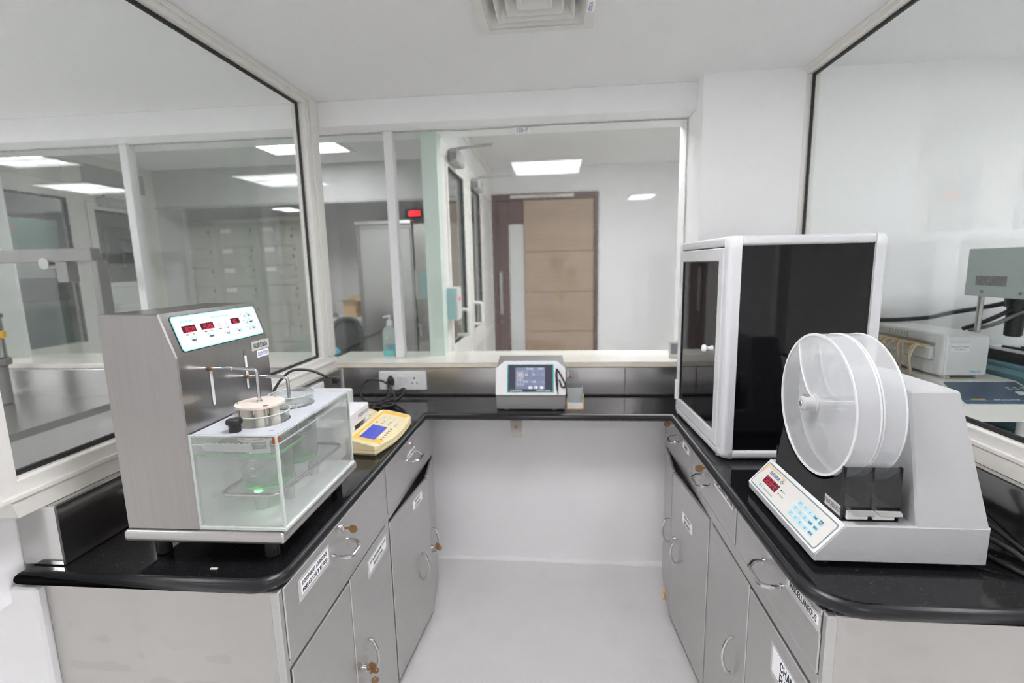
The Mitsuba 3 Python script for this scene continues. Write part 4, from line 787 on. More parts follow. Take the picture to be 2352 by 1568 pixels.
for s, a, b_, hh, m_, wd in (('Results', 0.42, 0.815, 0.0085, M_SCREENTXT, 0.14), ('20/07/23', 0.655, 0.815, 0.0075, M_SCREENTXT, 0.13), ('Avg', 0.395, 0.735, 0.006, M_SCREENDIM, 0.05), ('Actual', 0.535, 0.735, 0.006, M_SCREENDIM, 0.08), ('SD', 0.755, 0.735, 0.006, M_SCREENDIM, 0.03),
        ('48', 0.385, 0.60, 0.0085, M_SCREENTXT, 0.06), ('0', 0.555, 0.60, 0.0095, M_SCREENTXT, 0.035), ('0', 0.655, 0.60, 0.006, M_SCREENDIM, 0.02), ('0.000', 0.72, 0.60, 0.007, M_SCREENDIM, 0.085), ('4.787', 0.365, 0.345, 0.0085, M_SCREENTXT, 0.095), ('0.00', 0.525, 0.345, 0.009, M_SCREENTXT, 0.095), ('0', 0.655, 0.34, 0.006, M_SCREENDIM, 0.03), ('0.000', 0.72, 0.34, 0.007, M_SCREENDIM, 0.085),
        ('ELECTROLAB', 0.07, 0.035, 0.0075, M_SCREENTXT, 0.26), ('HARDNESS TESTER', 0.62, 0.037, 0.0062, M_SCREENTXT, 0.30)):
    x0, y0 = Q(a, b_); obj('screen_text', BF.text(s, x0, y0, hh, 0.0061, width=wd * gx, bold=True, d=0.0003), m_, sc)
for b_, ch, m_ in ((0.51, 'H', M_SCREENTXT), (0.247, 'T', M_KEY)):
    (x0, y0), (x1, y1) = Q(0.213, b_), Q(0.357, b_ + 0.22)
    obj('icon', BF.m(extrude(rrect(x0, x1, y0, y1, 0.003).difference(rrect(x0 + 0.003, x1 - 0.003, y0 + 0.003, y1 - 0.003, 0.002)), 0.0059, 0.0063)), M_PINK, sc)
    obj('icon_text', BF.text(ch, (x0 + x1) / 2, y0 + 0.0065, 0.019, 0.0061, bold=True, d=0.0003, mid=True), m_, sc)
for a0, a1 in ((0.455, 0.545), (0.585, 0.655), (0.705, 0.78)): sp('touch_button', a0, a1, 0.125, 0.215, M_SCREENTXT, 0.006, 0.003)
obj('stylus', cat(BF.m(tube([(0.297, 0.128, 0.009), (0.2955, 0.10, 0.011), (0.2985, 0.05, 0.011), (0.3025, 0.002, 0.008)], [0.002, 0.0058, 0.0052, 0.0016], 8))), M_BLACK, t, smooth=True, label='black stylus hanging by a coiled cord')
obj('stylus_cord', BF.m(tube(spline([(0.298, 0.126, 0.010), (0.312, 0.105, 0.012), (0.330, 0.070, 0.012), (0.339, 0.050, 0.012), (0.333, 0.036, 0.012), (0.321, 0.040, 0.012), (0.314, 0.060, 0.012), (0.309, 0.074, 0.010)], 6), 0.0038, 8)), M_BLACK, t, smooth=True)
for x in (0.05, 0.285):
    for y in (0.02, 0.15): obj('foot', H.m(cyl(0.0115, HC, 0.8868, (x, y, 0), n=14)), M_TEAL, t)
# acrylic catch box beside it
t = thing('acrylic_box', 'small clear acrylic catch box with amber-stained edges, right of the hardness tester', 'box')
obj('back_wall', cat(box(0.052, 0.128, 2.378, 2.381, 0.881, 0.972)), M_FILM, t)
obj('side_wall', hull([[0.125, 2.318, 0.881], [0.128, 2.318, 0.881], [0.125, 2.318, 0.952], [0.128, 2.318, 0.952], [0.125, 2.381, 0.881], [0.128, 2.381, 0.881], [0.125, 2.381, 0.985], [0.128, 2.381, 0.985]]), M_FILM, t)
obj('front_wall', box(0.050, 0.128, 2.318, 2.321, 0.881, 0.9115), M_WHITE, t)
obj('floor_plate', box(0.050, 0.128, 2.318, 2.381, 0.8805, 0.8835), M_FILM, t)
obj('stained_edge', cat(box(0.0485, 0.130, 2.3165, 2.3185, 0.8805, 0.8835), box(0.1265, 0.1298, 2.3155, 2.319, 0.8805, 0.953), box(0.0485, 0.0515, 2.3165, 2.3195, 0.8805, 0.935)), M_ORANGE, t)
# switch on the splashback
t = thing('rocker_switch', 'small grey rocker switch with a red tip on the splashback, right of the hardness tester', 'switch')
obj('plate', box(0.048, 0.088, 2.560, 2.566, 0.978, 1.022, 0.002), M_LGREY, t)
obj('rocker', box(0.053, 0.066, 2.555, 2.560, 0.982, 1.016, 0.002), M_WHITE, t)
obj('red_tip', box(0.068, 0.077, 2.556, 2.560, 0.984, 0.994, 0.001), M_RED, t)
# socket plates
def socket_plate(key, f, w, h, modules):
    obj('plate', f.m(rbox(-w / 2, w / 2, -h / 2, h / 2, 0, 0.014, 0.006)), M_WHITE, key, smooth=35)
    obj('inset', f.plate(-w / 2 + 0.028, w / 2 - 0.028, -h / 2 + 0.013, h / 2 - 0.013, 0.014, 0.0155, 0.003), M_WHITE, key)
    for kind, u in modules:
        if kind == 'switch':
            k = obj('rocker', f.m(hull([(u - 0.012, -0.026, 0.0155), (u + 0.012, -0.026, 0.0155), (u - 0.012, 0.026, 0.0155), (u + 0.012, 0.026, 0.0155), (u - 0.012, -0.026, 0.0165), (u + 0.012, -0.026, 0.0165), (u - 0.012, 0.026, 0.021), (u + 0.012, 0.026, 0.021)])), M_LIGHTPAINT if u < 0.0 else M_WHITE, key)
        else:
            for du, dv, r in ((0, 0.016, 0.0055), (-0.014, -0.012, 0.004), (0.014, -0.012, 0.004)):
                obj('socket_hole', f.m(cyl(r, 0.0155, 0.0158, (u + du, dv, 0), n=12)), M_INK, key)
t = thing('socket_plate', 'wide white socket and switch plate on the splashback with a black plug in it', 'power socket')
SF = Fr((-0.849, 2.5645, 0.966), (1, 0, 0), (0, 0, 1))
socket_plate(t, SF, 0.268, 0.106, [('socket', -0.068), ('switch', -0.016), ('switch', 0.012), ('socket', 0.068)])
t = thing('socket_plate', 'white socket plate on the left splashback behind the disintegration tester', 'power socket')
socket_plate(t, Fr((-1.1985, 2.23, 0.970), (0, 1, 0), (0, 0, 1)), 0.19, 0.098, [('socket', -0.045), ('switch', 0.0)])
t = thing('power_plug', 'black three-pin plug and its lead pushed into the wide white socket plate', 'plug')
obj('plug_body', SF.m(hull([(-0.086, -0.024, 0.0165), (-0.046, -0.024, 0.0165), (-0.088, 0.008, 0.0165), (-0.044, 0.008, 0.0165), (-0.074, 0.030, 0.0165), (-0.058, 0.030, 0.0165), (-0.078, -0.018, 0.048), (-0.054, -0.018, 0.048), (-0.076, 0.006, 0.046), (-0.056, 0.006, 0.046), (-0.07, 0.022, 0.036), (-0.062, 0.022, 0.036)])), M_BLACK, t)
lead = [(-0.915, 2.51, 0.950), (-0.915, 2.50, 0.925), (-0.905, 2.47, 0.905), (-0.87, 2.42, 0.892), (-0.83, 2.40, 0.90), (-0.80, 2.42, 0.935), (-0.81, 2.45, 0.95), (-0.86, 2.44, 0.925), (-0.93, 2.40, 0.894), (-0.99, 2.40, 0.892), (-1.035, 2.43, 0.905), (-1.05, 2.45, 0.945), (-1.02, 2.47, 0.985), (-0.96, 2.46, 0.995), (-0.89, 2.43, 0.978), (-0.845, 2.39, 0.935), (-0.835, 2.36, 0.895), (-0.86, 2.31, 0.887), (-0.92, 2.29, 0.886), (-0.96, 2.27, 0.886), (-0.93, 2.235, 0.886), (-0.86, 2.22, 0.886), (-0.80, 2.23, 0.886), (-0.80, 2.18, 0.886), (-0.79, 2.17, 0.886)]
obj('lead', tube(spline(lead, 7), 0.0055, 8), M_RUBBER, t, smooth=True)
lead2 = [(-0.79, 2.20, 0.886), (-0.85, 2.25, 0.888), (-0.93, 2.31, 0.888), (-0.89, 2.36, 0.892), (-0.82, 2.33, 0.898), (-0.86, 2.27, 0.90), (-0.94, 2.25, 0.90), (-0.98, 2.30, 0.888), (-0.92, 2.35, 0.897), (-0.83, 2.38, 0.91), (-0.80, 2.36, 0.93), (-0.82, 2.33, 0.915)]
obj('lead', tube(spline(lead2, 7), 0.0055, 8), M_RUBBER, t, smooth=True)

# ---------------------------------------------------------------- moisture analyser group
t = thing('moisture_analyser', 'ivory moisture analyser keypad with yellow bands and a blue screen', 'lab instrument')
A = Fr((-0.79, 1.695, 0), (1, 0, 0), (0, 1, 0))
def outline_ma(g, z): return [(0.0 + g, g, z), (0.105, -0.010 + g, z), (0.118 - g, 0.004 + g, z), (0.142 - g, 0.12, z), (0.146 - g, 0.20, z), (0.142 - g, 0.30, z), (0.132 - g, 0.372 - g, z), (0.122, 0.384 - g, z), (0.02 + g, 0.388 - g, z), (-0.01 + g, 0.36, z), (-0.01 + g, 0.02, z)]
obj('lower_shell', A.m(hull([(x, y, z) for g, z in ((0.010, 0.8815), (0.0, 0.893), (0.0, 0.903)) for x, y, z in outline_ma(g, z)])), M_YELLOW, t)
def topz(x): return 0.952 - (x + 0.01) / 0.155 * 0.034
obj('upper_shell', A.m(hull([(x, y, 0.9045) for x, y, z in outline_ma(0.001, 0)] + [(x, y, topz(x) - 0.005) for x, y, z in outline_ma(0.0, 0)] + [(x, y, topz(x)) for x, y, z in outline_ma(0.006, 0)])), M_YELLOW, t)
PA = A.sub((0.132, 0.0, topz(0.132)), (0, 1, 0), (-0.155, 0, 0.034))    # u far along y, v up the slope away from the aisle
u0, u1, v0, v1 = 0.012, 0.372, 0.010, 0.128
pn = obj('keypad', PA.plate(u0, u1, v0, v1, 0.0004, 0.0010, 0.006), M_YELLOW, t)
pw, ph = u1 - u0, v1 - v0
# homography of the photograph runs far (0) to near (1) along the first axis of the far edge; bands lie at both ends
obj('band', PA.plate(u0 + 0.004, u0 + 0.042, v0 + 0.002, v1 - 0.002, 0.0010, 0.0016, 0.003), M_ORANGE, pn)
obj('band', PA.plate(u1 - 0.042, u1 - 0.006, v0 + 0.002, v1 - 0.002, 0.0010, 0.0016, 0.003), M_ORANGE, pn)
obj('band', PA.plate(u0 + 0.030, u1 - 0.02, v1 - 0.014, v1 - 0.004, 0.0010, 0.0014, 0.003), M_ORANGE, pn)
U = lambda b: u0 + b * pw
Vv = lambda a: v1 - a * ph
obj('display', PA.plate(U(0.064), U(0.47), Vv(0.722), Vv(0.20), 0.0010, 0.0020, 0.002), M_BLUELCD, pn, label='blue liquid crystal screen')
for i in range(6):
    b_ = 0.118 + 0.32 * i / 5; obj('key', PA.m(lathe([(0, 0.0010), (0.0052, 0.0010), (0.0046, 0.0024), (0, 0.0026)], 10, (U(b_), Vv(0.885), 0))), M_BLUEINK, pn)
obj('key', PA.plate(U(0.54), U(0.575), Vv(0.26), Vv(0.19), 0.0010, 0.0022, 0.003), M_RED, pn, label='red key')
for a in (0.444, 0.675, 0.905):
    for b_ in (0.56, 0.625): obj('key', PA.plate(U(b_ - 0.016), U(b_ + 0.016), Vv(a + 0.04), Vv(a - 0.04), 0.0010, 0.0022, 0.002), M_SCREENDIM, pn)
for a in (0.30, 0.50, 0.70, 0.90):
    for b_ in (0.70, 0.755, 0.81): obj('key', PA.plate(U(b_ - 0.016), U(b_ + 0.016), Vv(a + 0.045), Vv(a - 0.045), 0.0010, 0.0020, 0.002), M_MILK, pn)
t = thing('sample_pan', 'shallow pale weighing pan set behind the ivory keypad at its far end', 'weighing pan')
obj('rim', lathe([(0.0, 0.8815), (0.075, 0.8815), (0.085, 0.93), (0.078, 0.935), (0.070, 0.925), (0, 0.922)], 36, (-0.895, 2.05, 0)), M_YELLOW, t, smooth=40)
obj('pan', lathe([(0.0, 0.930), (0.052, 0.930), (0.055, 0.934), (0.0, 0.9345)], 32, (-0.895, 2.05, 0)), M_LIGHTPAINT, t, smooth=40)
t = thing('label_printer', 'white box printer with a brown paper slot, between the water bath and the ivory keypad', 'printer')
PRN = Fr((-0.803, 1.62, 0), (0, 1, 0), (0, 0, 1))
obj('case', cat(box(-0.935, -0.803, 1.62, 1.948, 0.9605, 1.020, 0.004), box(-0.935, -0.803, 1.62, 1.800, 0.8805, 0.962, 0.003), box(-0.935, -0.803, 1.903, 1.948, 0.8805, 0.962, 0.003), box(-0.935, -0.83, 1.70, 1.92, 0.8805, 0.965)), M_WHITE, t)
obj('slot', PRN.plate(0.182, 0.281, 0.925, 0.9600, -0.026, -0.022), M_DGREY, t, label='dark paper slot'); obj('slot_lip', PRN.plate(0.182, 0.281, 0.948, 0.9600, -0.021, -0.012), M_BRASS, t)
obj('writing', PRN.text('PRINTER', 0.215, 0.984, 0.014, 0.0002, width=0.10, bold=True), M_GREYINK, t)
for i in range(7): obj('vent_slot', box(-0.90, -0.855, 1.885 + 0.009 * i - 0.02, 1.889 + 0.009 * i - 0.02, 1.0198, 1.0204), M_LIGHTPAINT, t)
t = thing('power_unit', 'plain white slab-sided instrument case standing behind the water bath', 'instrument case')
obj('case', cat(box(-1.17, -0.975, 2.03, 2.19, 0.886, 1.018, 0.006)), M_WHITE, t)
for x in (-1.15, -0.99):
    for y in (2.05, 2.17): obj('foot', cyl(0.010, HC, 0.8865, (x, y, 0), n=12), M_BLACK, t)
obj('front_recess', box(-1.15, -0.992, 2.027, 2.031, 0.90, 0.995, 0.001), M_LIGHTPAINT, t)

# ---------------------------------------------------------------- small things at the back window
t = thing('sanitiser_bottle', 'translucent pump bottle half full of turquoise liquid on the far side of the back window', 'bottle')
bx, by = -0.990, 2.80
def sq(w, d, z, n=28, e=0.55):
    out = []
    for a in np.arange(n) / n * 2 * np.pi:
        c, s = math.cos(a), math.sin(a); out.append((bx + w * abs(c) ** e * (1 if c > 0 else -1), by + d * abs(s) ** e * (1 if s > 0 else -1), z))
    return out
def stack(rows):
    n = len(rows[0]); V = np.concatenate([np.array(r) for r in rows]); F = []
    for i in range(len(rows) - 1):
        for k in range(n):
            p, q, s_, r_ = i * n + k, i * n + (k + 1) % n, (i + 1) * n + k, (i + 1) * n + (k + 1) % n
            F += [[p, q, r_], [p, r_, s_]]
    V = np.vstack([V, V[:n].mean(0), V[-n:].mean(0)]); a, b_ = len(V) - 2, len(V) - 1
    for k in range(n): F += [[a, (k + 1) % n, k], [b_, (len(rows) - 1) * n + k, (len(rows) - 1) * n + (k + 1) % n]]
    return trimesh.Trimesh(V, F, process=False)
obj('bottle_body', stack([sq(0.040, 0.027, 1.068), sq(0.043, 0.029, 1.074), sq(0.043, 0.029, 1.200), sq(0.041, 0.028, 1.216), sq(0.033, 0.024, 1.231), sq(0.019, 0.017, 1.241, e=0.9), sq(0.016, 0.016, 1.246, e=1)]), M_BOTTLE, t, smooth=40)
obj('liquid', stack([sq(0.0403, 0.0273, 1.0676), sq(0.0434, 0.0294, 1.0740), sq(0.0434, 0.0294, 1.138)]), M_LIQUID, t, smooth=40, label='turquoise liquid')
obj('label', cat(box(bx - 0.026, bx + 0.026, by - 0.0305, by - 0.0295, 1.10, 1.185)), M_FILM, t)
obj('drop_print', box(bx + 0.002, bx + 0.018, by - 0.0312, by - 0.0306, 1.100, 1.118), M_CYANTXT, t)
obj('brand_print', box(bx - 0.018, bx - 0.004, by - 0.0312, by - 0.0306, 1.170, 1.177), M_PINK, t)
obj('cap', lathe([(0, 1.244), (0.0185, 1.244), (0.0185, 1.268), (0.014, 1.276), (0.006, 1.278), (0.0055, 1.292), (0, 1.292)], 20, (bx, by, 0)), M_WHITE, t, smooth=35)
obj('pump_head', cat(lathe([(0, 1.290), (0.011, 1.291), (0.014, 1.302), (0.010, 1.306), (0, 1.307)], 18, (bx, by, 0)), tube([(bx, by, 1.300), (bx - 0.02, by - 0.010, 1.300), (bx - 0.034, by - 0.018, 1.296)], [0.007, 0.006, 0.004], 8)), M_WHITE, t, smooth=35)
t = thing('room_label', 'small white label reading 118-F stuck high on the back window', 'label')
LF = Fr((-0.174, GY - 0.002, 2.294), (1, 0, -0.01), (0, 0, 1))
obj('tape', LF.plate(-0.042, 0.042, -0.018, 0.018, 0, 0.0008), M_PAPER, t); obj('writing', LF.text('118-F', 0, -0.0095, 0.019, 0.0008, width=0.062, bold=True, d=0.0004, mid=True), M_INK, t)
t = thing('thermo_hygrometer', 'small cream thermo-hygrometer with a dark display, leaning on the sill beside the glazed cabinet', 'hygrometer')
YF_ = Fr((0.636, 2.655, 1.0685), (1, 0, 0), (0, 0.12, 1))
obj('case', YF_.m(box(-0.028, 0.034, 0, 0.092, -0.016, 0, 0.003)), M_SILL, t); obj('display', YF_.plate(-0.018, 0.024, 0.020, 0.078, 0.0002, 0.001, 0.001), M_BOARDGREY, t)
t = thing('wall_bracket', 'stained grey metal bracket with one bolt hole, under the back worktop edge', 'bracket')
br = rrect(-0.028, 0.028, -0.095, 0, 0.003).difference(sg.Point(0, -0.042).buffer(0.0085, quad_segs=5))
B_ = Fr((-0.2005, 2.298, 0.8385), (1, 0, 0), (0, 0, 1))
obj('tab', B_.m(extrude(br, 0, 0.006)), M_BRACKET, t); obj('flange', box(-0.25, -0.15, 2.298, 2.40, 0.838, 0.8443), M_BRACKET, t)
obj('bolt', B_.m(cyl(0.0075, -0.004, 0.003, (0, -0.042, 0), n=12)), M_BRASS, t)
tag(obj('door_stop', cat(tube([(0.545, 2.33, -0.098), (0.530, 2.31, -0.090), (0.532, 2.28, -0.097)], 0.008, 8), box(0.53, 0.556, 2.30, 2.33, -0.104, -0.07, 0.004)), M_PAPERBOARD), 'scrap of brown tape on the floor at the foot of the right cabinet', 'tape scrap')
tag(obj('paper_chip', box(-0.83, -0.812, 0.992, 0.999, HC, HC + 0.002, 0.0005), M_PINK), 'tiny pale chip lying on the black worktop before the tester', 'chip')
# cables right of the friabilator
def cable(label, pts, r=0.0062, m_=None): 
    k = obj('power_cable', tube(spline(pts, 8), r, 10), m_ or M_RUBBER, smooth=True); tag(k, label, 'cable')
cable('thick black cable with fine white print, nearest the viewer, right of the friabilator', [(0.952, 1.22, 0.925), (0.99, 1.18, 0.93), (1.03, 1.12, 0.915), (1.055, 1.07, 0.89), (1.062, 1.03, 0.8865), (1.068, 0.97, 0.8865)], 0.0065)
cable('glossy black cable arching out of the friabilator at mid height to the right', [(0.952, 1.34, 0.955), (0.99, 1.31, 0.967), (1.025, 1.24, 0.952), (1.052, 1.165, 0.925), (1.064, 1.09, 0.905)], 0.0058)
cable('straight black cable running along the foot of the right splashback', [(1.078, 1.74, 0.8865), (1.081, 1.5, 0.930), (1.083, 1.38, 0.950), (1.083, 1.24, 0.922), (1.083, 1.12, 0.886)], 0.0055)
cable('black cable crossing the worktop flat behind the friabilator corner', [(0.962, 1.31, 0.905), (0.98, 1.22, 0.892), (1.005, 1.13, 0.8865), (1.03, 1.05, 0.8865)], 0.0058)

# ---------------------------------------------------------------- instruments behind the right window
t = thing('instrument_bench', 'white bench along the back wall of the room behind the right window', 'bench')
obj('bench_top', box(1.41, 3.55, 1.72, 2.486, 0.85, 0.88, 0.004), M_LIGHTPAINT, t); obj('bench_body', box(1.45, 3.5, 1.80, 2.46, -0.104, 0.85), M_LIGHTPAINT, t)
t = thing('sample_collector', 'cream sample collector with a dark navy sloping panel, behind the right window', 'lab instrument')
SC = Fr((1.475, 1.85, 0), (1, 0, 0), (0, 1, 0))
obj('case', SC.m(hull([(0, 0, 0.982), (0.305, 0, 0.982), (0, 0, 1.044), (0.305, 0, 1.044), (0.012, 0.15, 1.098), (0.298, 0.15, 1.098), (0.012, 0.62, 1.098), (0.298, 0.62, 1.098), (0, 0.62, 0.982), (0.305, 0.62, 0.982)])), M_MILK, t)
PS = SC.sub((0, 0, 1.044), (1, 0, 0), (0, 0.15, 0.054)); sl = math.hypot(0.15, 0.054)
qd = sg.Polygon([(0.014, 0.008), (0.296, 0.008), (0.288, sl - 0.008), (0.028, sl - 0.008)]).buffer(-0.005).buffer(0.005)
pn = obj('panel', PS.m(extrude(qd, 0.0, 0.0012)), M_NAVY, t, label='navy panel with two pale keys')
obj('stripe', PS.plate(0.02, 0.29, 0.026, 0.0272, 0.0012, 0.0015), M_CYANTXT, pn)
obj('writing', PS.text('VARIAN', 0.045, 0.030, 0.009, 0.0012, width=0.052, bold=True, d=0.0004), M_YCLIP, pn); obj('writing', PS.text('SAMPLE COLLECTOR', 0.125, 0.0295, 0.0065, 0.0012, width=0.088, d=0.0004), M_LIGHTPAINT, pn)
for u in (0.235, 0.278): obj('key', PS.plate(u, u + 0.028, 0.062, 0.085, 0.0012, 0.0022, 0.002), M_LIGHTPAINT, pn)
for u in (0.222, 0.248, 0.274): obj('indicator', cat(PS.plate(u, u + 0.012, 0.108, 0.114, 0.0012, 0.0018), PS.plate(u + 0.001, u + 0.018, 0.099, 0.102, 0.0012, 0.0016)), M_LIGHTPAINT, pn)
for x, y in ((0.03, 0.05), (0.265, 0.06), (0.03, 0.57), (0.265, 0.57)): obj('leg', SC.m(cyl(0.020, 0.88, 0.984, (x, y, 0), n=20)), M_WHITE, t, smooth=40)
t = thing('peristaltic_pump', 'pale grey multi-channel pump with tan tubes at its side, standing on the sample collector', 'pump')
PU = Fr((1.518, 2.03, 0), (1, 0, 0), (0, 1, 0)); PW, PLN, PZ0, PZ1 = 0.172, 0.44, 1.110, 1.278
obj('case', cat(PU.m(rbox(0.0, PW, 0.0, 0.05, PZ0, PZ1, 0.014, 3)), PU.m(box(0.03, PW, 0.04, PLN, PZ0 + 0.002, PZ1 - 0.003, 0.004)), PU.m(rbox(0.002, PW, 0.04, PLN, PZ1 - 0.045, PZ1 - 0.002, 0.012, 3)), PU.m(box(0.002, PW, 0.04, PLN, PZ0, PZ0 + 0.055, 0.004))), M_LIGHTPAINT, t, smooth=35)
FPU = PU.sub((0, 0, 0), (1, 0, 0), (0, 0, 1))
obj('front_plate', FPU.plate(0.010, PW - 0.008, PZ0 + 0.006, PZ1 - 0.010, 0.0001, 0.002, 0.008), M_WHITE, t)
st = obj('sticker', FPU.plate(0.028, 0.096, PZ1 - 0.070, PZ1 - 0.040, 0.002, 0.0026), M_PAPER, t)
obj('writing', cat(FPU.text('REMOVE CASSETTES WHEN', 0.062, PZ1 - 0.052, 0.0048, 0.0026, width=0.060, d=0.0003, mid=True), FPU.text('NOT IN OPERATION', 0.062, PZ1 - 0.063, 0.0048, 0.0026, width=0.042, d=0.0003, mid=True)), M_BLUEINK, st)
obj('writing', FPU.text('High Precision Multichannel Pump', 0.024, PZ1 - 0.032, 0.0040, 0.002, width=0.072, d=0.0003), M_GREYINK, t)
obj('logo', FPU.text('ISMATEC', 0.105, PZ0 + 0.015, 0.0082, 0.002, width=0.042, bold=True, d=0.0004), M_CYANTXT, t)
for x in (0.025, 0.140): obj('foot', PU.m(box(x, x + 0.02, 0.01, 0.04, 1.0985, PZ0 + 0.001, 0.002)), M_SILL, t)
for x in (0.025, 0.140): obj('foot', PU.m(box(x, x + 0.02, PLN - 0.04, PLN - 0.01, 1.0985, PZ0 + 0.001, 0.002)), M_SILL, t)
obj('cassette_tray', PU.m(box(-0.012, 0.035, 0.052, PLN, PZ0 + 0.058, PZ0 + 0.108, 0.003)), M_LIGHTPAINT, t)
for i in range(12): obj('vent_rib', PU.m(box(-0.001, 0.006, 0.20 + 0.019 * i, 0.208 + 0.019 * i, PZ1 - 0.036, PZ1 - 0.014, 0.002)), M_LGREY, t)
for i in range(16):
    y = 0.075 + 0.0225 * i
    obj('cassette_clip', PU.m(cat(box(-0.018, 0.012, y, y + 0.014, PZ0 + 0.106, PZ0 + 0.114, 0.002), box(-0.020, -0.012, y + 0.003, y + 0.011, PZ0 + 0.098, PZ0 + 0.108, 0.001))), M_YCLIP if i % 2 else M_SILL, t)
rg = random.Random(11)
for i in range(14):
    y = 0.085 + 0.0245 * i; dx = rg.uniform(0.03, 0.075); dy = rg.uniform(-0.05, 0.035)
    pts = [(-0.014, y, PZ0 + 0.106), (-0.014 - dx * 0.6, y + dy * 0.3, PZ0 + 0.100 + rg.uniform(-0.01, 0.012)), (-0.014 - dx, y + dy, PZ0 + 0.055 + rg.uniform(-0.015, 0.015)), (-0.02 - dx * rg.uniform(0.4, 1.0), y + dy * 1.4, PZ0 + 0.005), (-0.03 - dx * 0.5, y + dy * 1.2 + 0.02, PZ0 - 0.055)]
    obj('tube', PU.m(tube(spline(pts, 6), 0.0042, 7)), M_TUBE, t, smooth=True)
tag(obj('pump_lead', tube(spline([(1.44, 2.20, 1.105), (1.425, 2.16, 1.08), (1.42, 2.10, 1.00), (1.43, 2.04, 0.90), (1.44, 1.96, 0.887)], 6), 0.008, 8), M_RUBBER, smooth=True), 'black lead hanging below the tan tubes behind the right window', 'cable')
t = thing('dissolution_tester', 'grey-green drive head of a dissolution tester on poles, far right behind the right window', 'lab instrument')
obj('drive_head', box(1.662, 2.15, 1.60, 2.15, 1.422, 1.608, 0.003), M_GREYHEAD, t, label='grey-green box with a row of vent slits')
for i in range(19): obj('vent_slit', box(1.6605, 1.663, 1.966 + 0.0072 * i, 1.9694 + 0.0072 * i, 1.466, 1.502), M_DGREY, t)
for y in (2.067, 1.905): obj('screw', box(1.6595, 1.663, y - 0.0055, y + 0.0055, 1.436, 1.447, 0.001), M_DGREY, t)
for x, y in ((1.71, 2.125), (2.08, 2.125)): obj('pole', cyl(0.010, 1.10 if x < 1.8 else 1.203, 1.425, (x, y, 0), n=16), M_STEELH, t, smooth=40)
obj('deck', box(1.835, 2.5, 1.6, 2.22, 1.19, 1.203, 0.003), M_LIGHTPAINT, t); obj('deck_band', box(1.837, 2.498, 1.602, 2.218, 1.145, 1.19, 0.002), M_BLACK, t)
obj('base', box(1.80, 2.55, 1.73, 2.24, 0.88, 1.13, 0.02), M_TEALBASE, t, label='teal base'); obj('base_lip', box(1.815, 2.52, 1.74, 2.23, 1.129, 1.147, 0.004), M_TEALBASE, t)
obj('motor', cat(cyl(0.037, 1.375, 1.423, (1.84, 2.12, 0), n=20), cyl(0.029, 1.255, 1.385, (1.842, 2.12, 0), n=20, b=0.006)), M_BLACK, t, smooth=40)
for x, y in ((1.865, 2.06), (1.885, 2.05), (1.905, 2.06), (1.93, 2.06)): obj('glass_rod', cyl(0.006, 1.203, 1.42, (x, y, 0), n=10), M_FILM, t, smooth=40)
obj('clamp_bar', box(1.85, 2.4, 2.095, 2.11, 1.318, 1.33, 0.002), M_BLACK, t); obj('bulb', cat(cyl(0.010, 1.203, 1.228, (1.872, 2.03, 0), n=12), trimesh.creation.icosphere(2, 0.010).apply_translation([1.872, 2.03, 1.240])), M_BLACK, t, smooth=40)
obj('cord', tube(spline([(1.835, 2.13, 1.395), (1.78, 2.20, 1.365), (1.74, 2.30, 1.335), (1.70, 2.38, 1.305), (1.62, 2.44, 1.290), (1.53, 2.45, 1.288)], 6), 0.0095, 8), M_RUBBER, t, smooth=True); obj('cord', tube(spline([(1.84, 2.10, 1.385), (1.80, 2.12, 1.35), (1.76, 2.16, 1.31), (1.72, 2.21, 1.275)], 6), 0.009, 8), M_RUBBER, t, smooth=True); obj('cord', tube(spline([(1.86, 2.08, 1.375), (1.825, 2.10, 1.345), (1.78, 2.13, 1.305), (1.73, 2.19, 1.27)], 6), 0.008, 8), M_DGREY, t, smooth=True)
obj('coil', tube(spline([(1.845, 2.16, 1.207), (1.845, 2.10, 1.208), (1.85, 2.03, 1.208), (1.88, 1.99, 1.208), (1.91, 2.04, 1.208), (1.88, 2.12, 1.208)], 5), 0.006, 6), M_BLACK, t, smooth=True)

# ---------------------------------------------------------------- behind the left window
t = thing('side_bench', 'low steel bench seen through the left window behind the disintegration tester', 'bench')
obj('bench_top', box(-3.3, -2.45, 0.7, 2.55, 0.845, 0.88, 0.004), M_SPLASH, t); obj('bench_front', box(-3.25, -2.47, 0.75, 2.53, -0.104, 0.845), M_CAB, t); obj('upstand', box(-3.3, -1.55, 2.55, 2.574, 0.85, 1.036, 0.003), M_SPLASH, t); obj('edge_trim', box(-2.4495, -2.444, 0.7, 2.55, 0.845, 0.882, 0.001), M_DGREY, t)
t = thing('test_stand', 'brushed steel gantry standing on the bench behind the left window', 'test stand')
obj('cross_beam', box(-3.35, -2.43, 2.38, 2.44, 1.652, 1.722, 0.004), M_GANTRY, t)
obj('upright', box(-2.440, -2.400, 2.375, 2.445, 0.881, 1.655, 0.004), M_GANTRY, t); obj('upright', box(-3.36, -3.32, 2.375, 2.445, 0.881, 1.655, 0.004), M_GANTRY, t)
obj('hanger', box(-2.640, -2.575, 2.375, 2.44, 1.545, 1.653, 0.003), M_GANTRY, t); obj('pulley', cyl(0.03, 2.37, 2.445, (0, 0, 0), axis='y', n=18).apply_translation([-2.70, 0, 1.645]), M_CHROME, t, smooth=40)
t = thing('drive_column', 'small metal column with an orange ring, at the left edge of the left window', 'lab instrument')
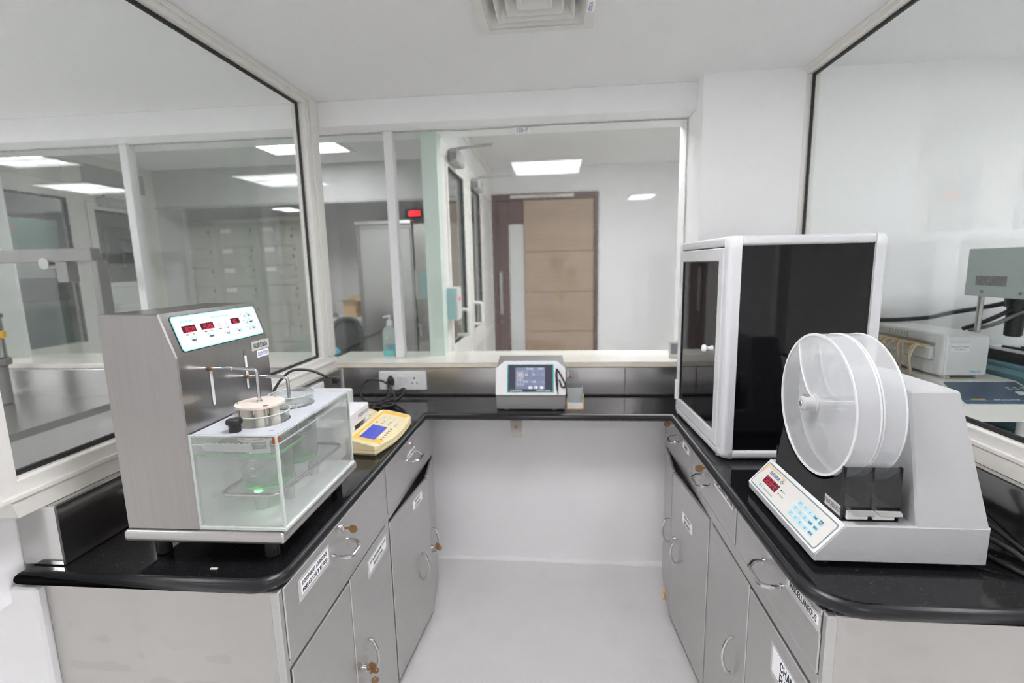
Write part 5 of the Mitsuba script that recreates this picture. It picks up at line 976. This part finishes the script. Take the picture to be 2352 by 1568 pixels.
for nm_, r0, z0, z1, m_ in (('stem', 0.035, 0.881, 1.10, M_DGREY), ('flange', 0.055, 1.10, 1.14, M_DGREY), ('knuckle', 0.040, 1.14, 1.25, M_CHROME), ('orange_ring', 0.05, 1.25, 1.29, M_ORANGE), ('cap', 0.042, 1.29, 1.36, M_CHROME), ('top_plate', 0.05, 1.36, 1.385, M_DGREY)):
    obj(nm_, cyl(r0, z0, z1, (-3.06, 2.36, 0), n=20, b=0.006), m_, t, smooth=40)

# ---------------------------------------------------------------- passage and locker room behind the back window
FP = Fr((-0.66, 0, 0), (0, 1, 0), (0, 0, 1))       # glazed partition: u = y, v = z, w = +x
def member(u0, u1, v0, v1, w0=-0.06, w1=0.0, b=0.003): return FP.cbox(u0, u1, v0, v1, w0, w1, b)
pt = struct('wall_partition', cat(member(2.87, 3.0, -0.104, 2.32), member(3.625, 3.775, -0.104, 2.32), member(4.42, 4.50, -0.104, 2.32), member(5.10, 5.168, -0.104, 2.57), member(2.87, 5.168, 2.225, 2.325, -0.06, 0.004), member(2.87, 5.1, 2.50, 2.57, -0.06, 0.004), member(4.50, 5.1, 0.92, 0.99, -0.05, 0.002)), M_ALU)
obj('end_post', box(-0.742, -0.652, 2.765, 2.872, -0.104, 2.57, 0.003), M_MINT, pt, label='pale mint edge of the partition')
for a, b_ in ((2.88, 3.5), (3.52, 4.2), (4.22, 5.1)): obj('upper_panel', member(a, b_, 2.325, 2.50, -0.05, -0.004), M_FROST, pt)
obj('side_panel', member(4.50, 5.1, 0.99, 2.225, -0.05, -0.006), M_FROST, pt); obj('side_panel', member(4.50, 5.1, -0.104, 0.92, -0.05, -0.006), M_FROST, pt)
for n_, (a, b_, g0, g1) in enumerate(((3.003, 3.622, 3.045, 3.565), (3.778, 4.418, 3.852, 4.335))):
    d = struct(f'door_{n_ + 1}', cat(member(a, g0, -0.095, 2.222, -0.05, 0.008), member(g1, b_, -0.095, 2.222, -0.05, 0.008), member(g0, g1, 2.195, 2.222, -0.05, 0.008), member(g0, g1, 0.93, 1.085, -0.05, 0.008), member(g0, g1, -0.095, 0.0, -0.05, 0.008)), M_ALU)
    v = np.array([FP.p(g0, 1.085, -0.02), FP.p(g1, 1.085, -0.02), FP.p(g1, 2.195, -0.02), FP.p(g0, 2.195, -0.02)])
    obj('pane', trimesh.Trimesh(v, [[0, 1, 2], [0, 2, 3]], process=False), M_GLASS, d)
    obj('gasket', cat(FP.cbox(g0, g1, 2.185, 2.196, -0.02, 0.001, 0), FP.cbox(g1 - 0.012, g1, 1.085, 2.195, -0.02, 0.001, 0), FP.cbox(g0, g1, 1.083, 1.092, -0.02, 0.001, 0), FP.cbox(g0, g0 + 0.008, 1.085, 2.195, -0.02, 0.001, 0)), M_GASKET, d)
    obj('kick_panel', member(g0, g1, 0.0, 0.93, -0.04, -0.004), M_MILK, d)
    hu = (a + 0.19, 0) if n_ == 0 else (a + 0.03, 0)
    obj('handle', tube(bend([FP.p(hu[0], 1.30, 0.0), FP.p(hu[0], 1.30, 0.075), FP.p(hu[0], 1.13, 0.075), FP.p(hu[0], 1.13, 0.0)], 0.02), 0.012, 8), M_ALU, d, smooth=40)
    for z in (0.99, 1.9): obj('hinge', FP.cbox(b_ + 0.0, b_ + 0.03, z - 0.05, z + 0.05, 0.0, 0.014, 0.003), M_ALU, d)
for y, z, xa, lab in ((3.12, 2.262, -0.375, 'grey door closer with its arm out, on the nearer glazed door'), (3.93, 2.222, -0.33, 'grey door closer with its arm out, on the farther glazed door')):
    t = thing('door_closer', lab, 'door closer')
    obj('closer_body', cat(box(-0.652, -0.585, y - 0.05, y + 0.16, z - 0.05, z + 0.04, 0.012), cyl(0.024, y - 0.10, y - 0.05, (-0.612, 0, z - 0.02), axis='y', n=16).apply_translation([0, 0, 0])), M_LGREY, t)
    obj('end_cap', box(-0.635, -0.59, y - 0.104, y - 0.10, z - 0.042, z + 0.002, 0.002), M_DGREY, t)
    obj('arm', cat(tube([(-0.615, y, z + 0.042), (-0.50, y - 0.015, z + 0.048), (xa, y - 0.03, z + 0.052)], 0.0085, 8), tube([(xa, y - 0.03, z + 0.050), (-0.52, y + 0.03, z + 0.058), (-0.62, y + 0.06, z + 0.060)], 0.007, 8)), M_LGREY, t, smooth=40)
t = thing('access_box', 'teal control box with a red lamp on the glazed partition', 'control box')
obj('case', box(-0.659, -0.588, 2.875, 3.0, 1.262, 1.460, 0.004), M_ALUWHITE, t); obj('face', box(-0.655, -0.598, 2.871, 2.876, 1.268, 1.456, 0.002), M_TEALBOX, t); obj('red_lamp', cyl(0.011, -0.588, -0.582, (0, 2.93, 1.39), axis='x', n=12), M_RED, t)
t = thing('access_box', 'teal and grey control box left of the mint partition edge', 'control box')
obj('case', box(-0.846, -0.743, 2.88, 3.0, 1.392, 1.570, 0.004), M_LGREY, t); obj('face', box(-0.806, -0.746, 2.874, 2.881, 1.398, 1.565, 0.002), M_TEALBOX, t)
# far wall with the wooden door
struct('wall_far', cat(box(-0.72, -0.654, 5.172, 5.30, -0.104, CZ2), box(0.436, 3.6, 5.172, 5.30, -0.104, CZ2), box(-0.654, 0.436, 5.172, 5.30, 2.308, CZ2)), M_PLASTER)
d = struct('door_3', cat(box(-0.654, -0.610, 5.15, 5.25, -0.104, 2.308, 0.003), box(0.392, 0.436, 5.15, 5.25, -0.104, 2.308, 0.003), box(-0.610, 0.392, 5.15, 5.25, 2.245, 2.308, 0.003)), M_MAROON, label='maroon timber door frame with a pale veneered leaf')
obj('side_leaf', cat(box(-0.610, -0.490, 5.175, 5.23, -0.10, 2.245, 0.003), box(-0.490, -0.331, 5.175, 5.23, 2.010, 2.245, 0.003), box(-0.490, -0.331, 5.175, 5.23, -0.10, 0.30, 0.003)), M_MAROON, d)
obj('vision_pane', box(-0.490, -0.331, 5.195, 5.203, 0.30, 2.010), M_FROST, d, label='tall pale vision pane')
for z0, z1 in ((1.72, 2.245), (1.30, 1.717), (0.88, 1.297), (0.46, 0.877), (-0.10, 0.457)): obj('veneer_panel', box(-0.330, 0.391, 5.168, 5.22, z0, z1, 0.003), M_WOOD, d)
obj('pull_handle', box(-0.596, -0.562, 5.14, 5.174, 1.065, 1.52, 0.006), M_STEELH, d); obj('lock_cylinder', cyl(0.014, 5.16, 5.176, (-0.578, 0, 0.985), axis='y', n=14), M_BRASS, d)
t = thing('door_sign', 'narrow cream sign with small print on the lintel of the wooden door', 'sign')
obj('plate', box(-0.464, 0.190, 5.138, 5.149, 2.262, 2.294, 0.001), M_MILK, t); DF = Fr((0, 5.138, 0), (1, 0, 0), (0, 0, 1)); obj('writing', DF.text('DISPENSING', -0.08, 2.269, 0.018, 0.0002, width=0.21, bold=True, mid=True), M_GREYINK, t); obj('writing', DF.text('118', -0.425, 2.269, 0.016, 0.0002, width=0.05), M_GREYINK, t)
t = thing('smoke_detector', 'small round detector on the passage ceiling beside the 118-F label', 'detector')
obj('body', lathe([(0, 2.535), (0.045, 2.54), (0.06, 2.555), (0.065, 2.57)], 24, (-0.36, 3.72, 0)), M_MILK, t, smooth=40); obj('ring', cyl(0.075, 2.562, 2.57, (-0.36, 3.72, 0), n=24), M_SILL, t)
t = thing('ceiling_grille', 'dark slotted grille in the passage ceiling, left of the mint partition edge', 'air vent')
obj('frame', cat(box(-1.22, -0.98, 3.68, 3.695, 2.56, 2.57), box(-1.22, -0.98, 3.80, 3.815, 2.56, 2.57), box(-1.22, -1.205, 3.68, 3.815, 2.56, 2.57), box(-0.995, -0.98, 3.68, 3.815, 2.56, 2.57), box(-1.21, -0.99, 3.69, 3.81, 2.566, 2.5695)), M_DGREY, t)
for i in range(12): obj('slat', box(-1.20 + 0.0175 * i, -1.192 + 0.0175 * i, 3.695, 3.80, 2.561, 2.566), M_TAPE, t)
struct('wall_bulkhead', box(-5.9, -0.72, 4.6, 4.68, 2.225, CZ2), M_LGREYWALL)
struct('wall_locker_room', box(-5.9, -0.72, 5.62, 5.75, -0.104, CZ2), M_PLASTER)
struct('trim_4', cat(box(-5.9, -0.72, 4.595, 4.685, 2.205, 2.225, 0.003)), M_LGREY)
# lockers
lx = [-4.08, -3.609, -3.136]; lw = 0.468
for i, x0 in enumerate(lx):
    t = thing('locker', ['grey-beige column of small lockers, left of the three behind the left window', 'grey-beige column of small lockers, middle of the three behind the left window', 'grey-beige column of small lockers, right of the three, beside the window post'][i], 'locker', None)
    dy = (2 - i) * 0.0
    obj('body', box(x0, x0 + lw, 5.012, 5.5, -0.104, 2.115 + 0.012 * i, 0.004), M_LOCKER, t)
    obj('plinth', box(x0 + 0.005, x0 + lw - 0.005, 5.008, 5.012, 2.06, 2.10), M_LGREY, t)
    for j in range(10):
        z1 = 2.035 + 0.006 * i - 0.2065 * j
        if z1 - 0.2 < 0.75: break
        d = obj('locker_door', box(x0 + 0.035, x0 + lw - 0.075, 5.0, 5.0125, z1 - 0.200, z1, 0.003), M_LOCKER, t)
        if not (i == 2 and j >= 3): obj('card', box(x0 + 0.05, x0 + 0.165, 4.9985, 5.0005, z1 - 0.055, z1 - 0.012), M_PAPER, d)
        obj('knob', lathe([(0, 4.985), (0.013, 4.986), (0.012, 5.0)], 12, (x0 + lw - 0.098, 0, z1 - 0.105), axis='y'), M_CHROME if i < 2 or j > 1 else M_DGREY, d, smooth=40)
        obj('hasp', box(x0 + lw - 0.092, x0 + lw - 0.078, 4.993, 5.0005, z1 - 0.05, z1 - 0.02, 0.002), M_DGREY, d)
# steel cupboards, desk and chair
t = thing('steel_cupboard', 'tall brushed steel cupboard with a bright top rail, left of the white mullion', 'cupboard')
obj('body', box(-2.07, -1.475, 5.0, 5.5, -0.104, 2.03, 0.004), M_STEELH, t); obj('top_rail', box(-2.075, -1.476, 4.975, 5.5, 2.03, 2.07, 0.004), M_CHROME, t)
obj('door_leaf', box(-2.02, -1.49, 4.985, 5.0, 0.0, 1.99, 0.004), M_STEELH, t); obj('side_stile', box(-2.068, -2.035, 4.99, 5.0, -0.1, 2.02, 0.003), M_STEEL, t)
t = thing('steel_cupboard', 'grey steel cupboard with a chrome lever, right of the white mullion', 'cupboard')
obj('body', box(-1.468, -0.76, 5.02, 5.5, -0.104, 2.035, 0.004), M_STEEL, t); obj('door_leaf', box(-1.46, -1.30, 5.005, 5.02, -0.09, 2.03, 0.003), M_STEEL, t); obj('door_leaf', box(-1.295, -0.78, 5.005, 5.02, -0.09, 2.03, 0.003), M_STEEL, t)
obj('lever', cat(box(-1.445, -1.41, 4.975, 5.008, 0.86, 1.0, 0.008), box(-1.46, -1.43, 4.965, 4.985, 0.97, 1.005, 0.006)), M_CHROME, t)
obj('lower_band', box(-1.46, -0.79, 5.0, 5.006, -0.05, 0.80, 0.002), M_STEELH, t)
t = thing('wall_clock', 'red LED wall clock on a black case beside the white mullion', 'clock')
obj('case', box(-1.63, -1.44, 5.30, 5.36, 2.115, 2.205, 0.004), M_BLACK, t); obj('bracket', box(-1.56, -1.50, 5.36, 5.62, 2.15, 2.18, 0.003), M_DGREY, t)
CF = Fr((-1.62, 5.30, 2.135), (1, 0, 0), (0, 0, 1)); obj('digits', seven(CF, '10.56', 0.012, 0.004, 0.024, 0.048, 0.015, 0.0002), M_RED, t, label='red digits', emitter={'type': 'area', 'radiance': rgb(3.0, 0.03, 0.08)})
t = thing('white_desk', 'white counter with a low splashback between the lockers and the steel cupboard', 'desk')
obj('desk_top', box(-2.64, -2.085, 5.05, 5.6, 1.02, 1.06, 0.004), M_WHITE, t); obj('desk_body', box(-2.62, -2.10, 5.08, 5.58, -0.104, 1.02, 0.004), M_WHITE, t); obj('back_panel', box(-2.64, -2.085, 5.585, 5.615, 1.06, 1.18, 0.003), M_LIGHTPAINT, t)
t = thing('carton', 'open brown cardboard carton on the white counter behind the office chair', 'carton')
obj('box_body', box(-2.305, -2.16, 5.08, 5.22, 1.0605, 1.235, 0.003), M_PAPERBOARD, t); obj('flap', hull([[-2.34, 5.075, 1.235], [-2.15, 5.075, 1.235], [-2.34, 5.075, 1.242], [-2.15, 5.075, 1.242], [-2.36, 5.02, 1.26], [-2.16, 5.02, 1.26]]), M_SILL, t); obj('flap', hull([[-2.305, 5.22, 1.235], [-2.16, 5.22, 1.235], [-2.305, 5.225, 1.235], [-2.16, 5.225, 1.235], [-2.30, 5.26, 1.29], [-2.165, 5.26, 1.29]]), M_PAPERBOARD, t)
tag(obj('tape_dispenser', cat(hull([(-2.44, 5.08, 1.0605), (-2.38, 5.08, 1.0605), (-2.44, 5.14, 1.0605), (-2.38, 5.14, 1.0605), (-2.43, 5.09, 1.11), (-2.40, 5.09, 1.11), (-2.43, 5.13, 1.11), (-2.40, 5.13, 1.11)])), M_DGREY), 'small dark lump of desk equipment on the white counter, left of the carton', 'tape dispenser')
t = thing('office_chair', 'dark grey mesh-backed office chair low behind the back window, left of the bottle', 'chair')
cb = [(-2.26, 4.42, 0.72), (-2.18, 4.46, 0.95), (-2.10, 4.50, 1.09), (-1.93, 4.50, 1.09), (-1.86, 4.46, 0.95), (-1.87, 4.42, 0.72)]
obj('back_frame', tube(spline(cb, 6), 0.022, 8), M_GREENPL, t, smooth=True)
obj('back_mesh', hull([(x, y + 0.004, z) for x, y, z in cb] + [(x, y + 0.016, z) for x, y, z in cb]), M_FABRIC, t)
obj('lumbar_bar', tube(spline([(-2.19, 4.44, 0.87), (-2.06, 4.42, 0.82), (-1.87, 4.44, 0.90)], 6), 0.016, 8), M_GREENPL, t, smooth=True)
obj('seat', rbox(-2.30, -1.84, 4.0, 4.46, 0.40, 0.47, 0.03), M_FABRIC, t, smooth=40); obj('gas_column', cyl(0.03, 0.02, 0.40, (-2.07, 4.23, 0), n=16), M_BLACK, t, smooth=40)
for k in range(5):
    a = k * 2 * math.pi / 5 + 0.3; e = (-2.07 + 0.28 * math.cos(a), 4.23 + 0.28 * math.sin(a), -0.045)
    obj('star_leg', tube([(-2.07, 4.23, 0.03), e], 0.022, 8), M_BLACK, t); obj('caster', trimesh.creation.icosphere(1, 0.032).apply_translation([e[0], e[1], -0.072]), M_BLACK, t, smooth=True)
m_ = trimesh.creation.icosphere(3, 0.034); p_ = np.array(m_.vertices); p_ = p_ * (0.8 + 0.5 * meshkit.noise(p_ * 80)[:, None]) * [1.0, 0.8, 0.62]; p_[:, 2] -= p_[:, 2].min()
tag(obj('blue_cloth', trimesh.Trimesh(p_ + [-1.352, 2.81, 1.0672], m_.faces, process=False), M_CYANTXT, smooth=True), 'crumpled blue cloth on the far side of the sill beside the left window post', 'cloth')
# glazed partition far to the left, facing the passage
FQ = Fr((-3.92, 0, 0), (0, 1, 0), (0, 0, 1))
def mq(u0, u1, v0, v1, w0=-0.06, w1=0.0, b=0.003): return FQ.cbox(u0, u1, v0, v1, w0, w1, b)
pq = struct('wall_glazed_left', cat(mq(2.9, 5.0, 2.20, 2.32), mq(2.9, 5.0, 2.50, 2.57), mq(3.70, 3.86, -0.104, 2.57), mq(4.50, 4.60, -0.104, 2.57), mq(4.93, 5.0, -0.104, 2.57), mq(2.9, 3.70, 0.92, 1.03), mq(4.60, 4.93, 1.0, 1.06), mq(2.9, 2.98, -0.104, 2.57)), M_ALU)
for a, b_ in ((2.98, 3.70), (3.86, 4.5), (4.6, 4.93)): obj('upper_panel', mq(a, b_, 2.32, 2.50, -0.05, -0.006), M_LGREY if a > 3.5 else M_MILK, pq)
obj('low_panel', mq(2.98, 3.70, -0.104, 0.92, -0.05, -0.006), M_FROST, pq); obj('side_panel', mq(4.60, 4.93, 1.06, 2.20, -0.05, -0.008), M_LIGHTPAINT, pq); obj('side_panel', mq(4.60, 4.93, -0.104, 1.0, -0.05, -0.008), M_FROST, pq)
v = np.array([FQ.p(2.98, 1.03, -0.02), FQ.p(3.70, 1.03, -0.02), FQ.p(3.70, 2.20, -0.02), FQ.p(2.98, 2.20, -0.02)]); obj('pane', trimesh.Trimesh(v, [[0, 1, 2], [0, 2, 3]], process=False), M_GLASS, pq)
obj('gasket', cat(mq(2.98, 3.70, 2.185, 2.20, -0.02, 0.002, 0), mq(3.685, 3.70, 1.03, 2.20, -0.02, 0.002, 0)), M_GASKET, pq)
d = struct('door_4', cat(mq(3.865, 3.93, -0.095, 2.195, -0.05, 0.008), mq(4.42, 4.495, -0.095, 2.195, -0.05, 0.008), mq(3.93, 4.42, 2.13, 2.195, -0.05, 0.008), mq(3.93, 4.42, 1.47, 1.51, -0.05, 0.008), mq(3.93, 4.42, 1.28, 1.31, -0.05, 0.008), mq(3.93, 4.42, 1.02, 1.08, -0.05, 0.008)), M_ALU)
v = np.array([FQ.p(3.93, 1.51, -0.02), FQ.p(4.42, 1.51, -0.02), FQ.p(4.42, 2.13, -0.02), FQ.p(3.93, 2.13, -0.02)]); obj('pane', trimesh.Trimesh(v, [[0, 1, 2], [0, 2, 3]], process=False), M_GLASS, d)
obj('gasket', cat(mq(3.93, 4.42, 2.118, 2.13, -0.02, 0.002, 0), mq(4.408, 4.42, 1.51, 2.13, -0.02, 0.002, 0)), M_GASKET, d)
for z0, z1 in ((1.31, 1.47), (1.08, 1.28), (-0.09, 1.02)): obj('infill_panel', mq(3.93, 4.42, z0, z1, -0.04, -0.004), M_FROST, d)
t = thing('door_closer', 'grey door closer box above the far left glazed door, with a small green lamp', 'door closer')
obj('closer_body', FQ.cbox(3.96, 4.30, 2.16, 2.24, 0.0, 0.06, 0.008), M_LGREY, t); obj('arm', tube([FQ.p(4.0, 2.25, 0.03), FQ.p(3.93, 2.27, 0.16), FQ.p(4.10, 2.275, 0.24)], 0.008, 8), M_DGREY, t, smooth=40); obj('green_lamp', FQ.m(cyl(0.008, 0.06, 0.064, (4.02, 2.18, 0), n=10)), M_TEAL, t)
t = thing('notice_board', 'tall sea-green board with a grey band, seen far left through two windows', 'board')
obj('board', box(-5.0, -4.96, 3.55, 4.55, 0.86, 2.12, 0.004), M_BOARDTEAL, t); obj('white_band', box(-4.962, -4.954, 3.55, 4.55, 1.56, 1.72, 0.002), M_FROST, t); obj('grey_band', box(-4.960, -4.950, 3.55, 4.55, 1.34, 1.56, 0.002), M_BOARDGREY, t)
for y in (3.6, 4.45): obj('post', box(-5.02, -4.99, y, y + 0.04, -0.104, 2.10, 0.002), M_ALU, t)
t = thing('wall_phone', 'grey wall panel seen through the pane of the far left glazed door', 'wall panel')
obj('panel', box(-4.96, -4.90, 5.20, 5.48, 1.62, 1.98, 0.02), M_BOARDGREY, t); obj('back_plate', box(-5.0, -4.958, 5.05, 5.56, 1.2, 2.1, 0.004), M_LGREY, t); obj('stand', box(-5.0, -4.96, 5.30, 5.35, -0.104, 1.2, 0.003), M_ALU, t)

# ---------------------------------------------------------------- the photographer, seen mirrored in the back window
import manifold3d as m3
def skeleton(bones, edge=0.025, it=14, seg=20):
    parts = []
    for a, ra, b_, rb in bones:
        s0 = m3.Manifold.sphere(ra, seg).translate(tuple(map(float, a))); s1 = m3.Manifold.sphere(rb, seg).translate(tuple(map(float, b_)))
        parts.append(m3.Manifold.batch_hull([s0, s1]))
    m = m3.Manifold.batch_boolean(parts, m3.OpType.Add).refine_to_length(edge)
    q = m.to_mesh(); tm = trimesh.Trimesh(q.vert_properties[:, :3], q.tri_verts, process=True)
    trimesh.smoothing.filter_taubin(tm, iterations=it); return tm
Y0 = -0.36
hx, hz = 0.03, 1.700                                     # head centre
sh = {1: np.array([0.245, Y0, 1.415]), -1: np.array([-0.205, Y0, 1.415])}
el = {1: np.array([0.43, Y0 + 0.10, 1.275]), -1: np.array([-0.27, Y0 + 0.10, 1.11])}
wr = {1: np.array([0.24, Y0 + 0.17, 1.470]), -1: np.array([-0.02, Y0 + 0.30, 1.185])}
hip = np.array([0.02, Y0, 0.90])
kn = {1: np.array([0.13, Y0 + 0.02, 0.42]), -1: np.array([-0.09, Y0 + 0.02, 0.42])}
an = {1: np.array([0.14, Y0 - 0.02, -0.01]), -1: np.array([-0.10, Y0 - 0.02, -0.01])}
def fingers(bones, w, d, up, side, thumb):
    """palm and five fingers from the wrist w along d, knuckles across side, curling towards up"""
    d, up, side = (np.array(v, float) / np.linalg.norm(v) for v in (d, up, side))
    pc_ = w + d * 0.095
    for k, L in zip((-1.5, -0.5, 0.5, 1.5), (0.078, 0.092, 0.088, 0.068)):
        base = pc_ + side * 0.0225 * k; bones.append((w + d * 0.02 + side * 0.008 * k, 0.020, base, 0.0125))
        p1 = base + (d * 0.9 + up * 0.35) * L * 0.45; p2 = p1 + (d * 0.45 + up * 0.9) * L * 0.32; p3 = p2 + (up * 1.0 - d * 0.15) * L * 0.25
        bones += [(base, 0.0112, p1, 0.0102), (p1, 0.0102, p2, 0.0094), (p2, 0.0094, p3, 0.0082)]
    t0 = w + d * 0.03 + side * 0.03 * thumb; t1 = t0 + (d * 0.6 + side * thumb * 0.7 + up * 0.2) * 0.048; t2 = t1 + (d * 0.7 + up * 0.6) * 0.04
    bones += [(w + d * 0.015, 0.017, t0, 0.016), (t0, 0.014, t1, 0.0118), (t1, 0.0115, t2, 0.0095)]
bn = [((hx, Y0 - 0.01, 1.50), 0.062, (hx, Y0, hz - 0.07), 0.060), ((hx, Y0 - 0.015, hz + 0.04), 0.108, (hx, Y0 + 0.005, hz - 0.02), 0.098), ((hx, Y0 + 0.02, hz - 0.03), 0.085, (hx, Y0 + 0.045, hz - 0.105), 0.052),
      ((hx, Y0 + 0.095, hz + 0.010), 0.010, (hx, Y0 + 0.118, hz - 0.030), 0.015), ((hx - 0.106, Y0, hz + 0.01), 0.014, (hx - 0.104, Y0 - 0.005, hz - 0.035), 0.012), ((hx + 0.106, Y0, hz + 0.01), 0.014, (hx + 0.104, Y0 - 0.005, hz - 0.035), 0.012),
      ((hx - 0.02, Y0 + 0.085, hz - 0.072), 0.010, (hx + 0.02, Y0 + 0.085, hz - 0.072), 0.010),
      ((0.02, Y0, 1.46), 0.085, (0.02, Y0, 1.25), 0.130), (sh[1] * 0.8 + np.array([0, 0, 0.29 - 0.007]) * 1.0 - np.array([0, 0, 0.0]), 0.06, sh[1], 0.06), ((0.10, Y0, 1.30), 0.115, (0.09, Y0, 0.95), 0.115), ((-0.06, Y0, 1.30), 0.115, (-0.05, Y0, 0.95), 0.115)]
bn[8] = ((0.10, Y0, 1.42), 0.075, sh[1], 0.066); bn.append(((-0.06, Y0, 1.42), 0.075, sh[-1], 0.066))
for k in (1, -1):
    bn += [(sh[k], 0.060, el[k], 0.046), (el[k], 0.044, wr[k], 0.031), ((hip[0] + 0.09 * k, Y0, 0.90), 0.105, kn[k], 0.066), (kn[k], 0.062, an[k], 0.042), (an[k], 0.042, an[k] + [0.01 * k, 0.16, -0.05], 0.034)]
fingers(bn, wr[1], (-0.85, 0.45, 0.25), (-0.5, 0.6, -0.2), (0.15, -0.25, 1), 1)
fingers(bn, wr[-1], (0.75, 0.65, 0.1), (0.5, 0.2, 0.8), (0.2, -0.5, 0.85), 1)
t = thing('person', 'photographer in white coat and pale cap raising a camera, mirrored in the back window', 'person')
obj('body', skeleton(bn, 0.016, 8), M_SKIN, t, smooth=True)
coat = [((0.02, Y0, 1.455), 0.105, (0.02, Y0, 1.25), 0.150), ((0.10, Y0, 1.425), 0.092, sh[1], 0.084), ((-0.06, Y0, 1.425), 0.092, sh[-1], 0.084), ((0.10, Y0, 1.30), 0.138, (0.10, Y0, 0.60), 0.150), ((-0.06, Y0, 1.30), 0.138, (-0.06, Y0, 0.60), 0.150)]
for k in (1, -1):
    w2 = el[k] + (wr[k] - el[k]) * 0.93
    coat += [(sh[k], 0.080, el[k], 0.068), (el[k], 0.066, w2, 0.048)]
obj('coat', skeleton(coat, 0.03, 8), M_COAT, t, smooth=True, label='white lab coat')
obj('trousers', skeleton([((hip[0] + 0.09 * k, Y0, 0.80), 0.115, kn[k], 0.082) for k in (1, -1)] + [(kn[k], 0.080, an[k] + [0, 0, 0.04], 0.066) for k in (1, -1)], 0.04, 6), M_TROUSER, t, smooth=True)
for k in (1, -1): obj('shoe', skeleton([(an[k] + [0, -0.02, -0.046], 0.046, an[k] + [0.012 * k, 0.19, -0.052], 0.040)], 0.02, 4), M_BLACK, t, smooth=True)
obj('cap', skeleton([((hx, Y0 - 0.02, hz + 0.055), 0.120, (hx, Y0 - 0.005, hz + 0.085), 0.112), ((hx, Y0 - 0.045, hz + 0.04), 0.112, (hx, Y0 - 0.03, hz + 0.05), 0.112)], 0.03, 6), M_HAIRCAP, t, smooth=True, label='pale blue cap')
obj('face_mask', skeleton([((hx, Y0 + 0.045, hz - 0.035), 0.082, (hx, Y0 + 0.058, hz - 0.105), 0.062), ((hx, Y0 + 0.10, hz - 0.04), 0.026, (hx, Y0 + 0.10, hz - 0.10), 0.026)], 0.02, 8), M_HAIRCAP, t, smooth=True)
for k in (1, -1): obj('eye', trimesh.creation.icosphere(2, 0.011).apply_translation([hx + 0.036 * k, Y0 + 0.098, hz + 0.012]), M_INK, t, smooth=True)
t = thing('handheld_camera', 'black camera held up by the photographer, mirrored in the back window', 'camera')
obj('camera_body', rbox(-0.075, 0.085, -0.135, -0.085, 1.525, 1.640, 0.012), M_BLACK, t, smooth=35); obj('lens', lathe([(0, -0.09), (0.046, -0.09), (0.046, -0.04), (0.049, -0.022), (0.040, -0.022), (0, -0.030)], 28, (0, 0, 1.582), axis='y'), M_BLACK, t, smooth=40); obj('viewfinder', box(-0.03, 0.03, -0.135, -0.09, 1.638, 1.668, 0.006), M_BLACK, t)
